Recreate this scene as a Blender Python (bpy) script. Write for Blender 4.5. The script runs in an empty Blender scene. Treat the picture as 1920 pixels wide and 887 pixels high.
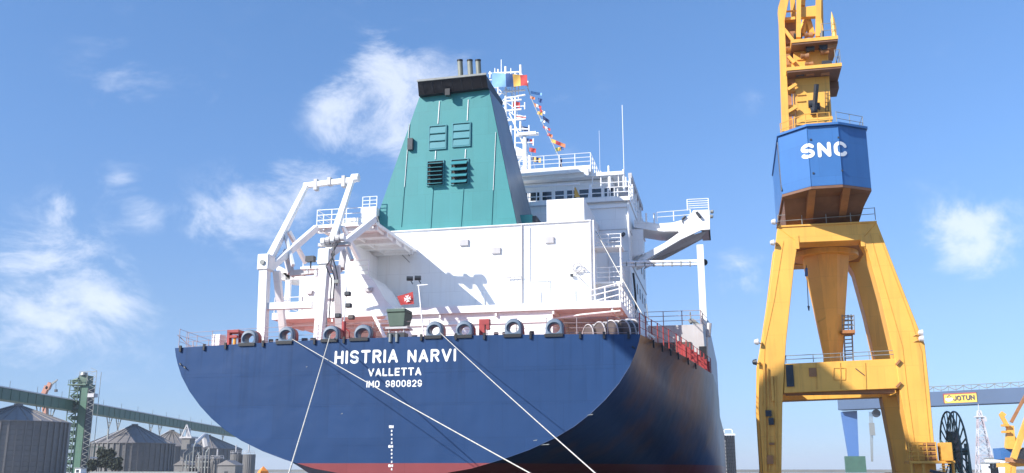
import bpy, bmesh, math, random
from mathutils import Vector, Matrix
random.seed(7)
sc = bpy.context.scene
COL = sc.collection
# ------------------------------------------------------------------ camera
FPX, HOR, VPX = 1800.0, 436.5, 415.0
pit = math.atan(HOR/FPX); yaw = math.atan(VPX*math.cos(pit)/FPX)
EYE = Vector((0, 0, 1.7))
cF = Vector((-math.sin(yaw)*math.cos(pit), math.cos(yaw)*math.cos(pit), math.sin(pit)))
cR = Vector((math.cos(yaw), math.sin(yaw), 0)); cU = cR.cross(cF)
cam = bpy.data.cameras.new('camera'); co = bpy.data.objects.new('camera', cam); COL.objects.link(co)
cam.sensor_width = 36; cam.lens = 36*FPX/1920; cam.clip_end = 9000; cam.clip_start = .1
co.matrix_world = Matrix.Translation(EYE) @ Matrix((cR, cU, -cF)).transposed().to_4x4()
sc.camera = co
def at(x, y, Y):
    """world point on the plane Y seen at photo coordinate x, y (survey helper)"""
    d = cF + cR*((x-960)/FPX) - cU*((y-443.5)/FPX)
    return EYE + d*(Y/d.y)
# ------------------------------------------------------------------ light
SUN = Vector((1.0, .95, -.85)).normalized()
sl = bpy.data.lights.new('sun', 'SUN'); sl.energy = 4.6; sl.angle = math.radians(.45); sl.color = (1, .95, .87)
so = bpy.data.objects.new('sun', sl); COL.objects.link(so); so.rotation_euler = SUN.to_track_quat('-Z', 'Y').to_euler()
so.location = (-60, -40, 80)
sc.view_settings.view_transform = 'Standard'; sc.view_settings.look = 'None'
sc.view_settings.exposure = 0.7; sc.view_settings.gamma = 1
w = bpy.data.worlds.new('World'); sc.world = w; w.use_nodes = True
nt = w.node_tree; nt.nodes.clear()
def N(t, ty, **k):
    n = t.nodes.new(ty)
    for a, b in k.items():
        if a in n.inputs.keys() if isinstance(a, str) else False: n.inputs[a].default_value = b
        else: setattr(n, a, b)
    return n
def MATH(t, op, a, b=None, clamp=False):
    n = t.nodes.new('ShaderNodeMath'); n.operation = op; n.use_clamp = clamp
    for i, v in enumerate((a, b)):
        if v is None: continue
        if isinstance(v, (int, float)): n.inputs[i].default_value = v
        else: t.links.new(v, n.inputs[i])
    return n.outputs[0]
out = nt.nodes.new('ShaderNodeOutputWorld'); bg = nt.nodes.new('ShaderNodeBackground')
sky = nt.nodes.new('ShaderNodeTexSky'); sky.sky_type = 'NISHITA'; sky.sun_disc = False
sky.sun_elevation = math.asin(-SUN.z); sky.sun_rotation = math.atan2(-SUN.x, -SUN.y)
sky.air_density = 1.0; sky.dust_density = .25; sky.ozone_density = 1.2; sky.altitude = 0
bg.inputs[1].default_value = .14
tc = nt.nodes.new('ShaderNodeTexCoord')
# clouds: thin cirrus-like noise everywhere, thicker banks in some directions of the sky
no1 = nt.nodes.new('ShaderNodeTexNoise'); no1.inputs['Scale'].default_value = 12; no1.inputs['Detail'].default_value = 8
no1.inputs['Roughness'].default_value = .66; no1.inputs['Distortion'].default_value = .38
mp = nt.nodes.new('ShaderNodeMapping'); mp.inputs['Scale'].default_value = (1, 1, 1.7)
nt.links.new(tc.outputs['Generated'], mp.inputs[0]); nt.links.new(mp.outputs[0], no1.inputs['Vector'])
def direction(x, y): return (at(x, y, 100)-EYE).normalized()
acc = None
for (x, y, rad, amp) in [
        (740, 190, 100, .85), (630, 215, 60, .6), (720, 120, 55, .55), (770, 250, 50, .5), (870,150,55,.35),
        (235, 130, 75, .34), (390, 185, 45, .22), (225, 350, 38, .55), (270, 395, 34, .5), (112, 385, 32, .5),
        (480, 385, 75, .7), (395, 425, 55, .5), (560, 375, 60, .5), (620, 360, 50, .4), (60, 500, 110, .45), (200, 545, 100, .45), (90, 600, 110, .4), (50, 640, 80, .3),
        (1820, 445, 72, .95), (1800, 470, 50, .4), (1385, 515, 55, .55), (1600, 530, 45, .25), (1425, 180, 30, .35), (1080, 230, 80, .2), (1060,330,50,.25),
        (1800, 10, 60, .25), (330, 700, 90, .2)]:
    d = direction(x, y)
    dp = nt.nodes.new('ShaderNodeVectorMath'); dp.operation = 'DOT_PRODUCT'
    nt.links.new(tc.outputs['Generated'], dp.inputs[0]); dp.inputs[1].default_value = d
    s = rad*.72/FPX
    e = MATH(nt, 'MULTIPLY', MATH(nt, 'SUBTRACT', dp.outputs['Value'], 1.0), 1.0/(s*s))   # -(ang/s)^2/2
    g = MATH(nt, 'MULTIPLY', MATH(nt, 'EXPONENT', e), amp)
    acc = g if acc is None else MATH(nt, 'ADD', acc, g)
acc = MATH(nt, 'MINIMUM', acc, 1.1)
nz = MATH(nt, 'SUBTRACT', no1.outputs['Fac'], .5)
m = MATH(nt, 'ADD', acc, MATH(nt, 'MULTIPLY', nz, 3.3))
mask = nt.nodes.new('ShaderNodeMapRange'); mask.interpolation_type = 'SMOOTHSTEP'
mask.inputs['From Min'].default_value = .15; mask.inputs['From Max'].default_value = 1.3
nt.links.new(m, mask.inputs['Value'])
mk = MATH(nt, 'MULTIPLY', mask.outputs[0], MATH(nt, 'MINIMUM', MATH(nt, 'MULTIPLY', acc, 1.8), 1.0))
mk = MATH(nt, 'ADD', mk, MATH(nt, 'MULTIPLY', mask.outputs[0], .03))
mk = MATH(nt, 'MULTIPLY', mk, .62, True)
tint = nt.nodes.new('ShaderNodeMix'); tint.data_type = 'RGBA'; tint.blend_type = 'MULTIPLY'; tint.inputs[0].default_value = 1
nt.links.new(sky.outputs[0], tint.inputs[6]); sxyz = nt.nodes.new('ShaderNodeSeparateXYZ'); nt.links.new(tc.outputs['Generated'], sxyz.inputs[0])
rp = nt.nodes.new('ShaderNodeValToRGB'); nt.links.new(sxyz.outputs['Z'], rp.inputs[0])
RC = [(0, (.40, .60, 1.15)), (.04, (.42, .58, 1.0)), (.147, (.62, .74, 1.0)), (.307, (.70, .92, 1.22)), (.445, (.77, 1.04, 1.34)), (1, (.8, 1.06, 1.36))]
while len(rp.color_ramp.elements) < len(RC): rp.color_ramp.elements.new(.5)
for el, (ps_, c_) in zip(rp.color_ramp.elements, RC): el.position = ps_; el.color = (c_[0]/1.4, c_[1]/1.4, c_[2]/1.4, 1)
nt.links.new(rp.outputs[0], tint.inputs[7])
mx = nt.nodes.new('ShaderNodeMix'); mx.data_type = 'RGBA'
nt.links.new(mk, mx.inputs[0]); nt.links.new(tint.outputs[2], mx.inputs[6]); mx.inputs[7].default_value = (4.9, 5.15, 5.7, 1)
nt.links.new(mx.outputs[2], bg.inputs[0]); nt.links.new(bg.outputs[0], out.inputs[0])

# ------------------------------------------------------------------ materials
MATS = {}
def plates(t, pos, col, w_, h_, amt, seam):
    """welded plate pattern: slight tone steps from plate to plate and thin seams"""
    sp = t.nodes.new('ShaderNodeSeparateXYZ'); t.links.new(pos, sp.inputs[0])
    cb = t.nodes.new('ShaderNodeCombineXYZ'); t.links.new(MATH(t, 'ADD', sp.outputs['X'], MATH(t, 'MULTIPLY', sp.outputs['Y'], .93)), cb.inputs[0]); t.links.new(MATH(t, 'ADD', sp.outputs['Z'], .4), cb.inputs[1])
    br = t.nodes.new('ShaderNodeTexBrick'); t.links.new(cb.outputs[0], br.inputs['Vector']); br.offset = .37
    br.inputs['Scale'].default_value = 1; br.inputs['Brick Width'].default_value = w_; br.inputs['Row Height'].default_value = h_; br.inputs['Mortar Size'].default_value = .012
    br.inputs['Mortar Smooth'].default_value = .4; br.inputs['Color1'].default_value = (1+amt,)*3+(1,); br.inputs['Color2'].default_value = (1-amt,)*3+(1,); br.inputs['Mortar'].default_value = (seam,)*3+(1,)
    x = t.nodes.new('ShaderNodeMix'); x.data_type = 'RGBA'; x.blend_type = 'MULTIPLY'; x.inputs[0].default_value = 1
    t.links.new(col, x.inputs[6]); t.links.new(br.outputs['Color'], x.inputs[7]); return x.outputs[2]
def paint(name, col, rough=.5, var=.12, scale=.6, streak=0, streakcol=(.16, .10, .06), metal=0, bump=.0, bscale=.5, spec=.5, plate=None):
    m = bpy.data.materials.new(name); m.use_nodes = True; t = m.node_tree
    b = t.nodes['Principled BSDF']; b.inputs['Roughness'].default_value = rough; b.inputs['Metallic'].default_value = metal
    b.inputs['Specular IOR Level'].default_value = spec
    g = t.nodes.new('ShaderNodeNewGeometry')
    n = t.nodes.new('ShaderNodeTexNoise'); n.inputs['Scale'].default_value = scale; n.inputs['Detail'].default_value = 6; n.inputs['Roughness'].default_value = .6
    t.links.new(g.outputs['Position'], n.inputs['Vector'])
    r = t.nodes.new('ShaderNodeMapRange'); r.inputs['From Min'].default_value = .3; r.inputs['From Max'].default_value = .7
    r.inputs['To Min'].default_value = 1-var; r.inputs['To Max'].default_value = 1+var
    t.links.new(n.outputs['Fac'], r.inputs['Value'])
    mx = t.nodes.new('ShaderNodeMix'); mx.data_type = 'RGBA'; mx.blend_type = 'MULTIPLY'; mx.inputs[0].default_value = 1
    mx.inputs[6].default_value = (*col, 1); t.links.new(r.outputs[0], mx.inputs[7])
    last = mx.outputs[2]
    if plate: last = plates(t, g.outputs['Position'], last, *plate)
    if streak:
        mp = t.nodes.new('ShaderNodeMapping'); mp.inputs['Scale'].default_value = (2.6, 2.6, .16)
        t.links.new(g.outputs['Position'], mp.inputs[0])
        n2 = t.nodes.new('ShaderNodeTexNoise'); n2.inputs['Scale'].default_value = 1; n2.inputs['Detail'].default_value = 5
        t.links.new(mp.outputs[0], n2.inputs['Vector'])
        r2 = t.nodes.new('ShaderNodeMapRange'); r2.inputs['From Min'].default_value = .52; r2.inputs['From Max'].default_value = .78
        r2.inputs['To Max'].default_value = streak; t.links.new(n2.outputs['Fac'], r2.inputs['Value'])
        m2 = t.nodes.new('ShaderNodeMix'); m2.data_type = 'RGBA'; t.links.new(r2.outputs[0], m2.inputs[0])
        t.links.new(last, m2.inputs[6]); m2.inputs[7].default_value = (*streakcol, 1); last = m2.outputs[2]
    t.links.new(last, b.inputs['Base Color'])
    if bump:
        n3 = t.nodes.new('ShaderNodeTexNoise'); n3.inputs['Scale'].default_value = bscale; n3.inputs['Detail'].default_value = 3
        t.links.new(g.outputs['Position'], n3.inputs['Vector'])
        bp = t.nodes.new('ShaderNodeBump'); bp.inputs['Strength'].default_value = bump; bp.inputs['Distance'].default_value = .2
        t.links.new(n3.outputs['Fac'], bp.inputs['Height']); t.links.new(bp.outputs[0], b.inputs['Normal'])
    MATS[name] = m
    return m
WHITE = paint('white_paint', (.87, .87, .86), .4, .03, .5, .2, (.56, .47, .40), plate=(3.2, 1.5, .012, .82))
WHITEP = paint('white_plain', (.86, .86, .86), .4, .02)
LETTER = paint('white_letter_paint', (.85, .85, .85), .5, .02)
GREYW = paint('pale_grey_paint', (.50, .49, .50), .5, .12, .5, .35, (.33, .24, .19), plate=(2.6, 1.4, .03, .8))
TEAL = paint('teal_paint', (.040, .228, .238), .45, .05, .35, .12, (.07, .29, .33), bump=.05, plate=(1.9, 2.3, .035, .8))
BLACK = paint('black_paint', (.012, .013, .018), .5, .2)
DARK = paint('dark_steel', (.03, .035, .045), .5, .3, 2)
GREYM = paint('grey_metal', (.25, .26, .25), .4, .2, 2)
PIPEM = paint('exhaust_steel', (.22, .23, .19), .45, .15, 2, .4, (.12, .11, .09))
RED = paint('red_paint', (.34, .045, .045), .5, .25, 1.5)
DECK = paint('red_deck_paint', (.42, .125, .10), .6, .15, .6)
BLUEC = paint('chock_blue_paint', (.12, .165, .23), .45, .2, 2)
YELLOW = paint('yellow_crane_paint', (.79, .415, .078), .5, .08, .5, .45, (.36, .17, .05), bump=.06, plate=(2.4, 2.0, .03, .82))
YELLOW2 = paint('yellow_machine_paint', (.66, .34, .06), .55, .15, 2, .4, (.25, .13, .05))
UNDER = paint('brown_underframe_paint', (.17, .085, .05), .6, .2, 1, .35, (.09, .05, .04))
SIDEG = paint('grey_side_paint', (.17, .21, .24), .35, .15, .4, .5, (.28, .29, .31))  # grey-blue with paler vertical streaks
BROWN = paint('brown_crane_paint', (.34, .155, .06), .6, .2, 1, .35, (.12, .06, .04))  # plain brown with darker vertical streaks
CABBLUE = paint('blue_cab_paint', (.045, .15, .38), .4, .05, .6, .2, (.03, .09, .28), plate=(1.4, 2.1, .03, .8))
ROPE = paint('pale_rope', (.52, .50, .45), .9, .3, 8)
GLASS = paint('dark_window_glass', (.015, .02, .03), .08, .1, spec=.8)
BOXG = paint('green_cover_cloth', (.10, .145, .115), .8, .12, 1.5, .3, (.16, .20, .16))
CONC = paint('quay_concrete', (.30, .29, .27), .9, .25, .3, bump=.3, bscale=2)
EARTH = paint('far_land', (.16, .15, .12), 1, .4, .02)
WATER = paint('harbour_water', (.02, .04, .045), .06, .2, .2, bump=.5, bscale=.8)
ZINC = paint('galvanised_silo_sheet', (.165, .158, .155), .5, .12, .3, .45, (.16, .15, .15))
ZINCR = paint('silo_roof_sheet', (.20, .185, .18), .5, .15, .3, .2, (.25, .18, .14))
GREEN = paint('gallery_green_paint', (.05, .13, .085), .5, .15, .4, .3, (.11, .12, .09))
GREENL = paint('tower_green_paint', (.075, .135, .10), .6, .25, .8, .4, (.2, .17, .12))
GANTRY = paint('gantry_navy_paint', (.04, .082, .165), .55, .1, .05)
GANTL = paint('gantry_leg_blue_paint', (.07, .17, .42), .55, .08, .05)
SIGNY = paint('sign_yellow_paint', (.80, .50, .05), .5, .03)
SIGNK = paint('sign_lettering_black', (.03, .03, .05), .5, .03)
REEL = paint('reel_dark_green_paint', (.09, .145, .145), .5, .2, 2)
LEAF = paint('tree_leaves', (.05, .06, .04), .9, .5, 1.2)
BARK = paint('bark', (.10, .08, .06), .9, .3, 4)
ORANGE = paint('orange_paint', (.75, .25, .05), .6, .2, 2)
BROWND = paint('winch_drum_brown', (.095, .075, .07), .6, .25, 1)
CABLE = paint('grey_cable', (.17, .15, .14), .8, .3, 5)
def hull_mat():
    m = bpy.data.materials.new('hull_paint'); m.use_nodes = True; t = m.node_tree; b = t.nodes['Principled BSDF']
    g = t.nodes.new('ShaderNodeNewGeometry'); sp = t.nodes.new('ShaderNodeSeparateXYZ'); t.links.new(g.outputs['Position'], sp.inputs[0])
    n = t.nodes.new('ShaderNodeTexNoise'); n.inputs['Scale'].default_value = .22; n.inputs['Detail'].default_value = 6; t.links.new(g.outputs['Position'], n.inputs['Vector'])
    mp = t.nodes.new('ShaderNodeMapping'); mp.inputs['Scale'].default_value = (1.2, 1.2, .09); t.links.new(g.outputs['Position'], mp.inputs[0])
    n2 = t.nodes.new('ShaderNodeTexNoise'); n2.inputs['Scale'].default_value = 1; n2.inputs['Detail'].default_value = 6; t.links.new(mp.outputs[0], n2.inputs['Vector'])
    v = MATH(t, 'ADD', MATH(t, 'MULTIPLY', n.outputs['Fac'], .22), MATH(t, 'MULTIPLY', n2.outputs['Fac'], .22)); v = MATH(t, 'ADD', v, .78)
    def mul(col):
        x = t.nodes.new('ShaderNodeMix'); x.data_type = 'RGBA'; x.blend_type = 'MULTIPLY'; x.inputs[0].default_value = 1
        x.inputs[6].default_value = (*col, 1); t.links.new(v, x.inputs[7]); return x.outputs[2]
    mp5 = t.nodes.new('ShaderNodeMapping'); mp5.inputs['Scale'].default_value = (3.2, 3.2, .12); t.links.new(g.outputs['Position'], mp5.inputs[0])
    n5 = t.nodes.new('ShaderNodeTexNoise'); n5.inputs['Scale'].default_value = 1; n5.inputs['Detail'].default_value = 4; t.links.new(mp5.outputs[0], n5.inputs['Vector'])
    z5 = t.nodes.new('ShaderNodeMapRange'); z5.inputs['From Min'].default_value = 3.5; z5.inputs['From Max'].default_value = 9; t.links.new(sp.outputs['Z'], z5.inputs['Value'])
    run = MATH(t, 'MULTIPLY', MATH(t, 'MULTIPLY', MATH(t, 'SUBTRACT', n5.outputs['Fac'], .55), 5, True), z5.outputs[0])
    v = MATH(t, 'SUBTRACT', v, MATH(t, 'MULTIPLY', run, .35))
    blue = mul((.0215, .057, .152)); red = mul((.25, .06, .065))
    st = MATH(t, 'GREATER_THAN', sp.outputs['Z'], 2.03)
    a = t.nodes.new('ShaderNodeMix'); a.data_type = 'RGBA'; t.links.new(st, a.inputs[0]); t.links.new(red, a.inputs[6]); t.links.new(blue, a.inputs[7])
    # warm brown reflections painted into the colour of the upper side plating only
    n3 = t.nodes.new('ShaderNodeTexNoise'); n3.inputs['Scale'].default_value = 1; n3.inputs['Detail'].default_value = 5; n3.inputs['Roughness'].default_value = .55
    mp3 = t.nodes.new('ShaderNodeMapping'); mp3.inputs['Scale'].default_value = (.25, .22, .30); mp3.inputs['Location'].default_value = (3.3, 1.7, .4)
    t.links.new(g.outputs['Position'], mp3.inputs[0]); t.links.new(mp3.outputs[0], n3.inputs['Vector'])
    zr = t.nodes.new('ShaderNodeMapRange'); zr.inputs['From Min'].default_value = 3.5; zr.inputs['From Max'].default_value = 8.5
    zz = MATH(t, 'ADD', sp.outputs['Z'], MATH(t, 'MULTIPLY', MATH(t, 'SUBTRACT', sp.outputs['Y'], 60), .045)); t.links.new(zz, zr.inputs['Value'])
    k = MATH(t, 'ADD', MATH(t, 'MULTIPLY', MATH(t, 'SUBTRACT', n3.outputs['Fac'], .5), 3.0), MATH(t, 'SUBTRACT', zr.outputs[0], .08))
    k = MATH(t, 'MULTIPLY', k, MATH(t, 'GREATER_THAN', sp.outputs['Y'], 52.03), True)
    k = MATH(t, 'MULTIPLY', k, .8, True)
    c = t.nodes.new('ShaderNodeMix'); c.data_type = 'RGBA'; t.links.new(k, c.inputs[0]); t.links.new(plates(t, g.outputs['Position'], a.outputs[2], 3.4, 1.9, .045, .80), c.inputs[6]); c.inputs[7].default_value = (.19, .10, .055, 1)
    t.links.new(c.outputs[2], b.inputs['Base Color']); b.inputs['Roughness'].default_value = .36; b.inputs['Specular IOR Level'].default_value = .25
    n4 = t.nodes.new('ShaderNodeTexNoise'); n4.inputs['Scale'].default_value = .55; n4.inputs['Detail'].default_value = 2; t.links.new(g.outputs['Position'], n4.inputs['Vector'])
    bp = t.nodes.new('ShaderNodeBump'); bp.inputs['Strength'].default_value = .22; bp.inputs['Distance'].default_value = .25
    t.links.new(n4.outputs['Fac'], bp.inputs['Height']); t.links.new(bp.outputs[0], b.inputs['Normal'])
    return m
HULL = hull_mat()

# ------------------------------------------------------------------ mesh helpers
WPOS = {}
class MB:
    def __init__(s): s.v = []; s.f = []
    def add(s, vs, fs):
        o = len(s.v); s.v += [Vector(v) for v in vs]; s.f += [tuple(i+o for i in f) for f in fs]; return s
    def box(s, x0, x1, y0, y1, z0, z1):
        return s.hexa([(x0,y0,z0),(x1,y0,z0),(x1,y1,z0),(x0,y1,z0),(x0,y0,z1),(x1,y0,z1),(x1,y1,z1),(x0,y1,z1)])
    def hexa(s, v): return s.add(v, [(0,3,2,1),(4,5,6,7),(0,1,5,4),(1,2,6,5),(2,3,7,6),(3,0,4,7)])
    def frame(s, p, q, up=None):
        d = (q-p).normalized(); u = Vector(up) if up else (Vector((0,0,1)) if abs(d.z) < .95 else Vector((0,1,0)))
        a = d.cross(u).normalized(); b = a.cross(d).normalized(); return a, b
    def bar(s, p, q, w, h=None, w2=None, h2=None, up=None):
        p = Vector(p); q = Vector(q); h = h or w; w2 = w2 or w; h2 = h2 or h
        a, b = s.frame(p, q, up); vs = []
        for c, ww, hh in ((p, w, h), (q, w2, h2)):
            vs += [c-a*ww/2-b*hh/2, c+a*ww/2-b*hh/2, c+a*ww/2+b*hh/2, c-a*ww/2+b*hh/2]
        return s.hexa(vs)
    def tube(s, p, q, r, n=8, r2=None, cap=True):
        p = Vector(p); q = Vector(q); r2 = r if r2 is None else r2; a, b = s.frame(p, q)
        vs = []; 
        for c, rr in ((p, r), (q, r2)):
            for i in range(n):
                t = 2*math.pi*i/n; vs.append(c+a*math.cos(t)*rr+b*math.sin(t)*rr)
        fs = [(i, (i+1) % n, n+(i+1) % n, n+i) for i in range(n)]
        if cap: fs += [tuple(range(n))[::-1], tuple(range(n, 2*n))]
        return s.add(vs, fs)
    def path(s, pts, r, n=6):
        for a, b in zip(pts[:-1], pts[1:]): s.tube(a, b, r, n)
        return s
    def prism(s, pts, d):
        """polygon extruded along vector d"""
        n = len(pts); d = Vector(d); vs = [Vector(p) for p in pts]+[Vector(p)+d for p in pts]
        return s.add(vs, [tuple(range(n)), tuple(range(n, 2*n))[::-1]]+[(i, n+i, n+(i+1) % n, (i+1) % n) for i in range(n)])
    def loft(s, rings, close=True, caps=True):
        n = len(rings[0]); vs = [p for r in rings for p in r]; fs = []
        for k in range(len(rings)-1):
            for i in range(n if close else n-1):
                j = (i+1) % n; fs.append((k*n+i, k*n+j, (k+1)*n+j, (k+1)*n+i))
        if caps: fs += [tuple(range(n))[::-1], tuple(range((len(rings)-1)*n, len(rings)*n))]
        return s.add(vs, fs)
    def lathe(s, c, prof, n=24, axis='z', caps=True):
        c = Vector(c); rings = []
        for r, h in prof:
            ring = []
            for i in range(n):
                t = 2*math.pi*i/n
                ring.append(c+(Vector((r*math.cos(t), r*math.sin(t), h)) if axis == 'z' else Vector((h, r*math.cos(t), r*math.sin(t))) if axis == 'x' else Vector((r*math.cos(t), h, r*math.sin(t)))))
            rings.append(ring)
        return s.loft(rings, True, caps)
    def mesh(s, name, origin, mat, smooth=False):
        me = bpy.data.meshes.new(name); me.from_pydata([v-origin for v in s.v], [], s.f)
        bm = bmesh.new(); bm.from_mesh(me); bmesh.ops.recalc_face_normals(bm, faces=bm.faces)
        bm.to_mesh(me); bm.free()
        for mm in (mat if isinstance(mat, (list, tuple)) else [mat]): me.materials.append(mm)
        if smooth: me.shade_smooth()
        return me
    def build(s, name, mat, parent=None, origin=None, smooth=False, bevel=0):
        if origin is None:
            xs = [v.x for v in s.v]; ys = [v.y for v in s.v]; zs = [v.z for v in s.v]
            origin = Vector(((min(xs)+max(xs))/2, (min(ys)+max(ys))/2, min(zs)))
        origin = Vector(origin); o = place(name, s.mesh(name, origin, mat, smooth), origin, parent)
        if bevel:
            b = o.modifiers.new('bevel', 'BEVEL'); b.width = bevel; b.segments = 1; b.limit_method = 'ANGLE'
        return o
def place(name, me, world, parent=None, rot=None):
    o = bpy.data.objects.new(name, me); COL.objects.link(o); world = Vector(world)
    if parent: o.parent = parent; o.location = world-WPOS[parent]
    else: o.location = world
    if rot: o.rotation_euler = rot
    WPOS[o] = world
    return o
def tag(o, label=None, cat=None, group=None, kind=None):
    if label: o['label'] = label
    if cat: o['category'] = cat
    if group: o['group'] = group
    if kind: o['kind'] = kind
    return o
def thing(name, loc, label, cat, group=None):
    o = bpy.data.objects.new(name, None); COL.objects.link(o); o.location = loc; WPOS[o] = Vector(loc)
    o.empty_display_size = .5
    return tag(o, label, cat, group)
def copy_tree(o, loc=None, rz=None, parent=None):
    c = o.copy(); COL.objects.link(c)
    if parent: c.parent = parent
    if loc is not None: c.location = loc
    if rz is not None: c.rotation_euler.z = rz
    WPOS[c] = Vector(c.location) + (WPOS[parent] if parent else Vector((0, 0, 0)))
    for ch in [x for x in list(o.children)]: copy_tree(ch, None, None, c)
    return c
def _arc(cx, cy, rx, ry, a0, a1, n=8): return [(cx+rx*math.cos(math.radians(a0+(a1-a0)*i/n)), cy+ry*math.sin(math.radians(a0+(a1-a0)*i/n))) for i in range(n+1)]
_S = _arc(.5, .75, .5, .25, 25, 270, 10)[:-1]+_arc(.5, .25, .5, .25, 90, -155, 10)
_O = _arc(.5, .68, .5, .32, 0, 180, 8)+_arc(.5, .32, .5, .32, 180, 360, 8)+[(1, .68)]
GLYPH = {'H': (.62, [[(0, 0), (0, 1)], [(1, 0), (1, 1)], [(0, .5), (1, .5)]]), 'I': (0, [[(0, 0), (0, 1)]]), 'S': (.62, [_S]), 'T': (.66, [[(0, 1), (1, 1)], [(.5, 1), (.5, 0)]]),
 'R': (.60, [[(0, 0), (0, 1), (.6, 1)]+_arc(.6, .76, .4, .24, 90, -90, 8)+[(0, .52)], [(.5, .52), (1, 0)]]), 'A': (.70, [[(0, 0), (.5, 1), (1, 0)], [(.17, .3), (.83, .3)]]),
 'N': (.62, [[(0, 0), (0, 1), (1, 0), (1, 1)]]), 'V': (.70, [[(0, 1), (.5, 0), (1, 1)]]), 'L': (.52, [[(0, 1), (0, 0), (1, 0)]]), 'E': (.54, [[(1, 1), (0, 1), (0, 0), (1, 0)], [(0, .5), (.9, .5)]]),
 'M': (.76, [[(0, 0), (0, 1), (.5, .3), (1, 1), (1, 0)]]), 'O': (.62, [_O]), '0': (.56, [_O]), 'J': (.5, [[(1, 1), (1, .3)]+_arc(.5, .3, .5, .3, 0, -165, 8)]), 'U': (.6, [[(0, 1), (0, .32)]+_arc(.5, .32, .5, .32, 180, 360, 8)+[(1, 1)]]),
 'C': (.64, [_arc(.5, .68, .5, .32, 20, 180, 8)+_arc(.5, .32, .5, .32, 180, 340, 8)]), '8': (.56, [_arc(.5, .75, .45, .25, 0, 360, 12), _arc(.5, .26, .5, .26, 0, 360, 12)]),
 '9': (.56, [_arc(.5, .68, .5, .32, 0, 360, 12), [(1, .68), (1, .35)]+_arc(.5, .32, .5, .32, 0, -150, 8)]), '6': (.56, [_arc(.5, .32, .5, .32, 0, 360, 12), [(0, .32), (0, .65)]+_arc(.5, .68, .5, .32, 180, 30, 8)]),
 '2': (.56, [_arc(.5, .70, .5, .30, 165, -20, 8)+[(0, 0), (1, 0)]]), '4': (.58, [[(.75, 0), (.75, 1), (0, .28), (1, .28)]]), '1': (.2, [[(0, .8), (1, 1), (1, 0)]])}
def text(body, name, mat, parent, origin, u, v, width, height, bold=.2, gap=.42, fold=None):
    """painted block lettering made of broad strokes; each stroke a thin raised piece"""
    th = height*bold; hh = height-th; u = Vector(u).normalized(); v = Vector(v).normalized(); nrm = u.cross(v); origin = Vector(origin)
    tot = sum((.5 if c == ' ' else GLYPH[c][0]) for c in body); ng = len(body)-1
    # natural width, then fitted to the measured one by widening letters and gaps alike
    wn = tot*height+ng*(gap*height)+th; k = (width-th)/(wn-th); x = th/2; m = MB(); q = 0
    for c in body:
        if c == ' ': x += (.5*height+gap*height)*k; continue
        gw, strokes = GLYPH[c]; gw *= height*k
        for st_ in strokes:
            P2 = [(x+a_*gw, th/2+b_*hh) for a_, b_ in st_]
            for i, (p, r_) in enumerate(zip(P2[:-1], P2[1:])):
                d = Vector((r_[0]-p[0], r_[1]-p[1])); L = d.length or 1; d /= L; n2 = Vector((-d.y, d.x))*th/2
                parts = 3 if (fold and L > .3) else 1
                for j in range(parts):
                    A_ = Vector(p)+d*L*j/parts; B_ = Vector(p)+d*L*(j+1)/parts; dz = .004+.0004*(q % 14); q += 1
                    m.hexa([(A_.x-n2.x, A_.y-n2.y, 0), (B_.x-n2.x, B_.y-n2.y, 0), (B_.x+n2.x, B_.y+n2.y, 0), (A_.x+n2.x, A_.y+n2.y, 0), (A_.x-n2.x, A_.y-n2.y, dz), (B_.x-n2.x, B_.y-n2.y, dz), (B_.x+n2.x, B_.y+n2.y, dz), (A_.x+n2.x, A_.y+n2.y, dz)])
            for p in P2:
                dz = .003+.0004*(q % 14); q += 1; m.prism([(p[0]+th/2*math.cos(t*math.pi/5), p[1]+th/2*math.sin(t*math.pi/5), 0) for t in range(10)], (0, 0, dz))
        x += gw+gap*height*k
        out_ = []
        for c3 in m.v:
            P = origin+u*c3.x+v*c3.y+nrm*(c3.z*(1 if height < 2 else 40)+.004)
            if fold: P.y = fold(P.x)-c3.z-.02
            out_.append(P)
        m.v = out_; last = m.build(name, mat, parent); m = MB()
    return last
POSTS = {}
def railing(pts, h, parent, mat=WHITEP, rails=3, gap=1.3, r=.035, pr=.04, deep=False, name='railing', base=False):
    """rails joined in one part, stanchions as its sub-parts (or joined when deep)"""
    m = MB(); pts = [Vector(p) for p in pts]; st = []
    for k in range(1, rails+1):
        for a, b in zip(pts[:-1], pts[1:]): m.tube(a+Vector((0, 0, h*k/rails)), b+Vector((0, 0, h*k/rails)), r, 5)
    for a, b in zip(pts[:-1], pts[1:]):
        n = max(1, round((b-a).length/gap))
        for i in range(n): st.append(a+(b-a)*i/n)
    st.append(pts[-1])
    if deep:
        for p in st: m.tube(p, p+Vector((0, 0, h+.02)), pr, 5)
        return m.build(name, mat, parent)
    ro = m.build(name, mat, parent)
    key = (mat.name, round(h, 2), pr)
    if key not in POSTS: POSTS[key] = MB().tube((0, 0, 0), (0, 0, h+.03), pr, 6).mesh('post', Vector((0, 0, 0)), mat)
    for p in st: place('post', POSTS[key], p, ro)
    return ro

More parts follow.
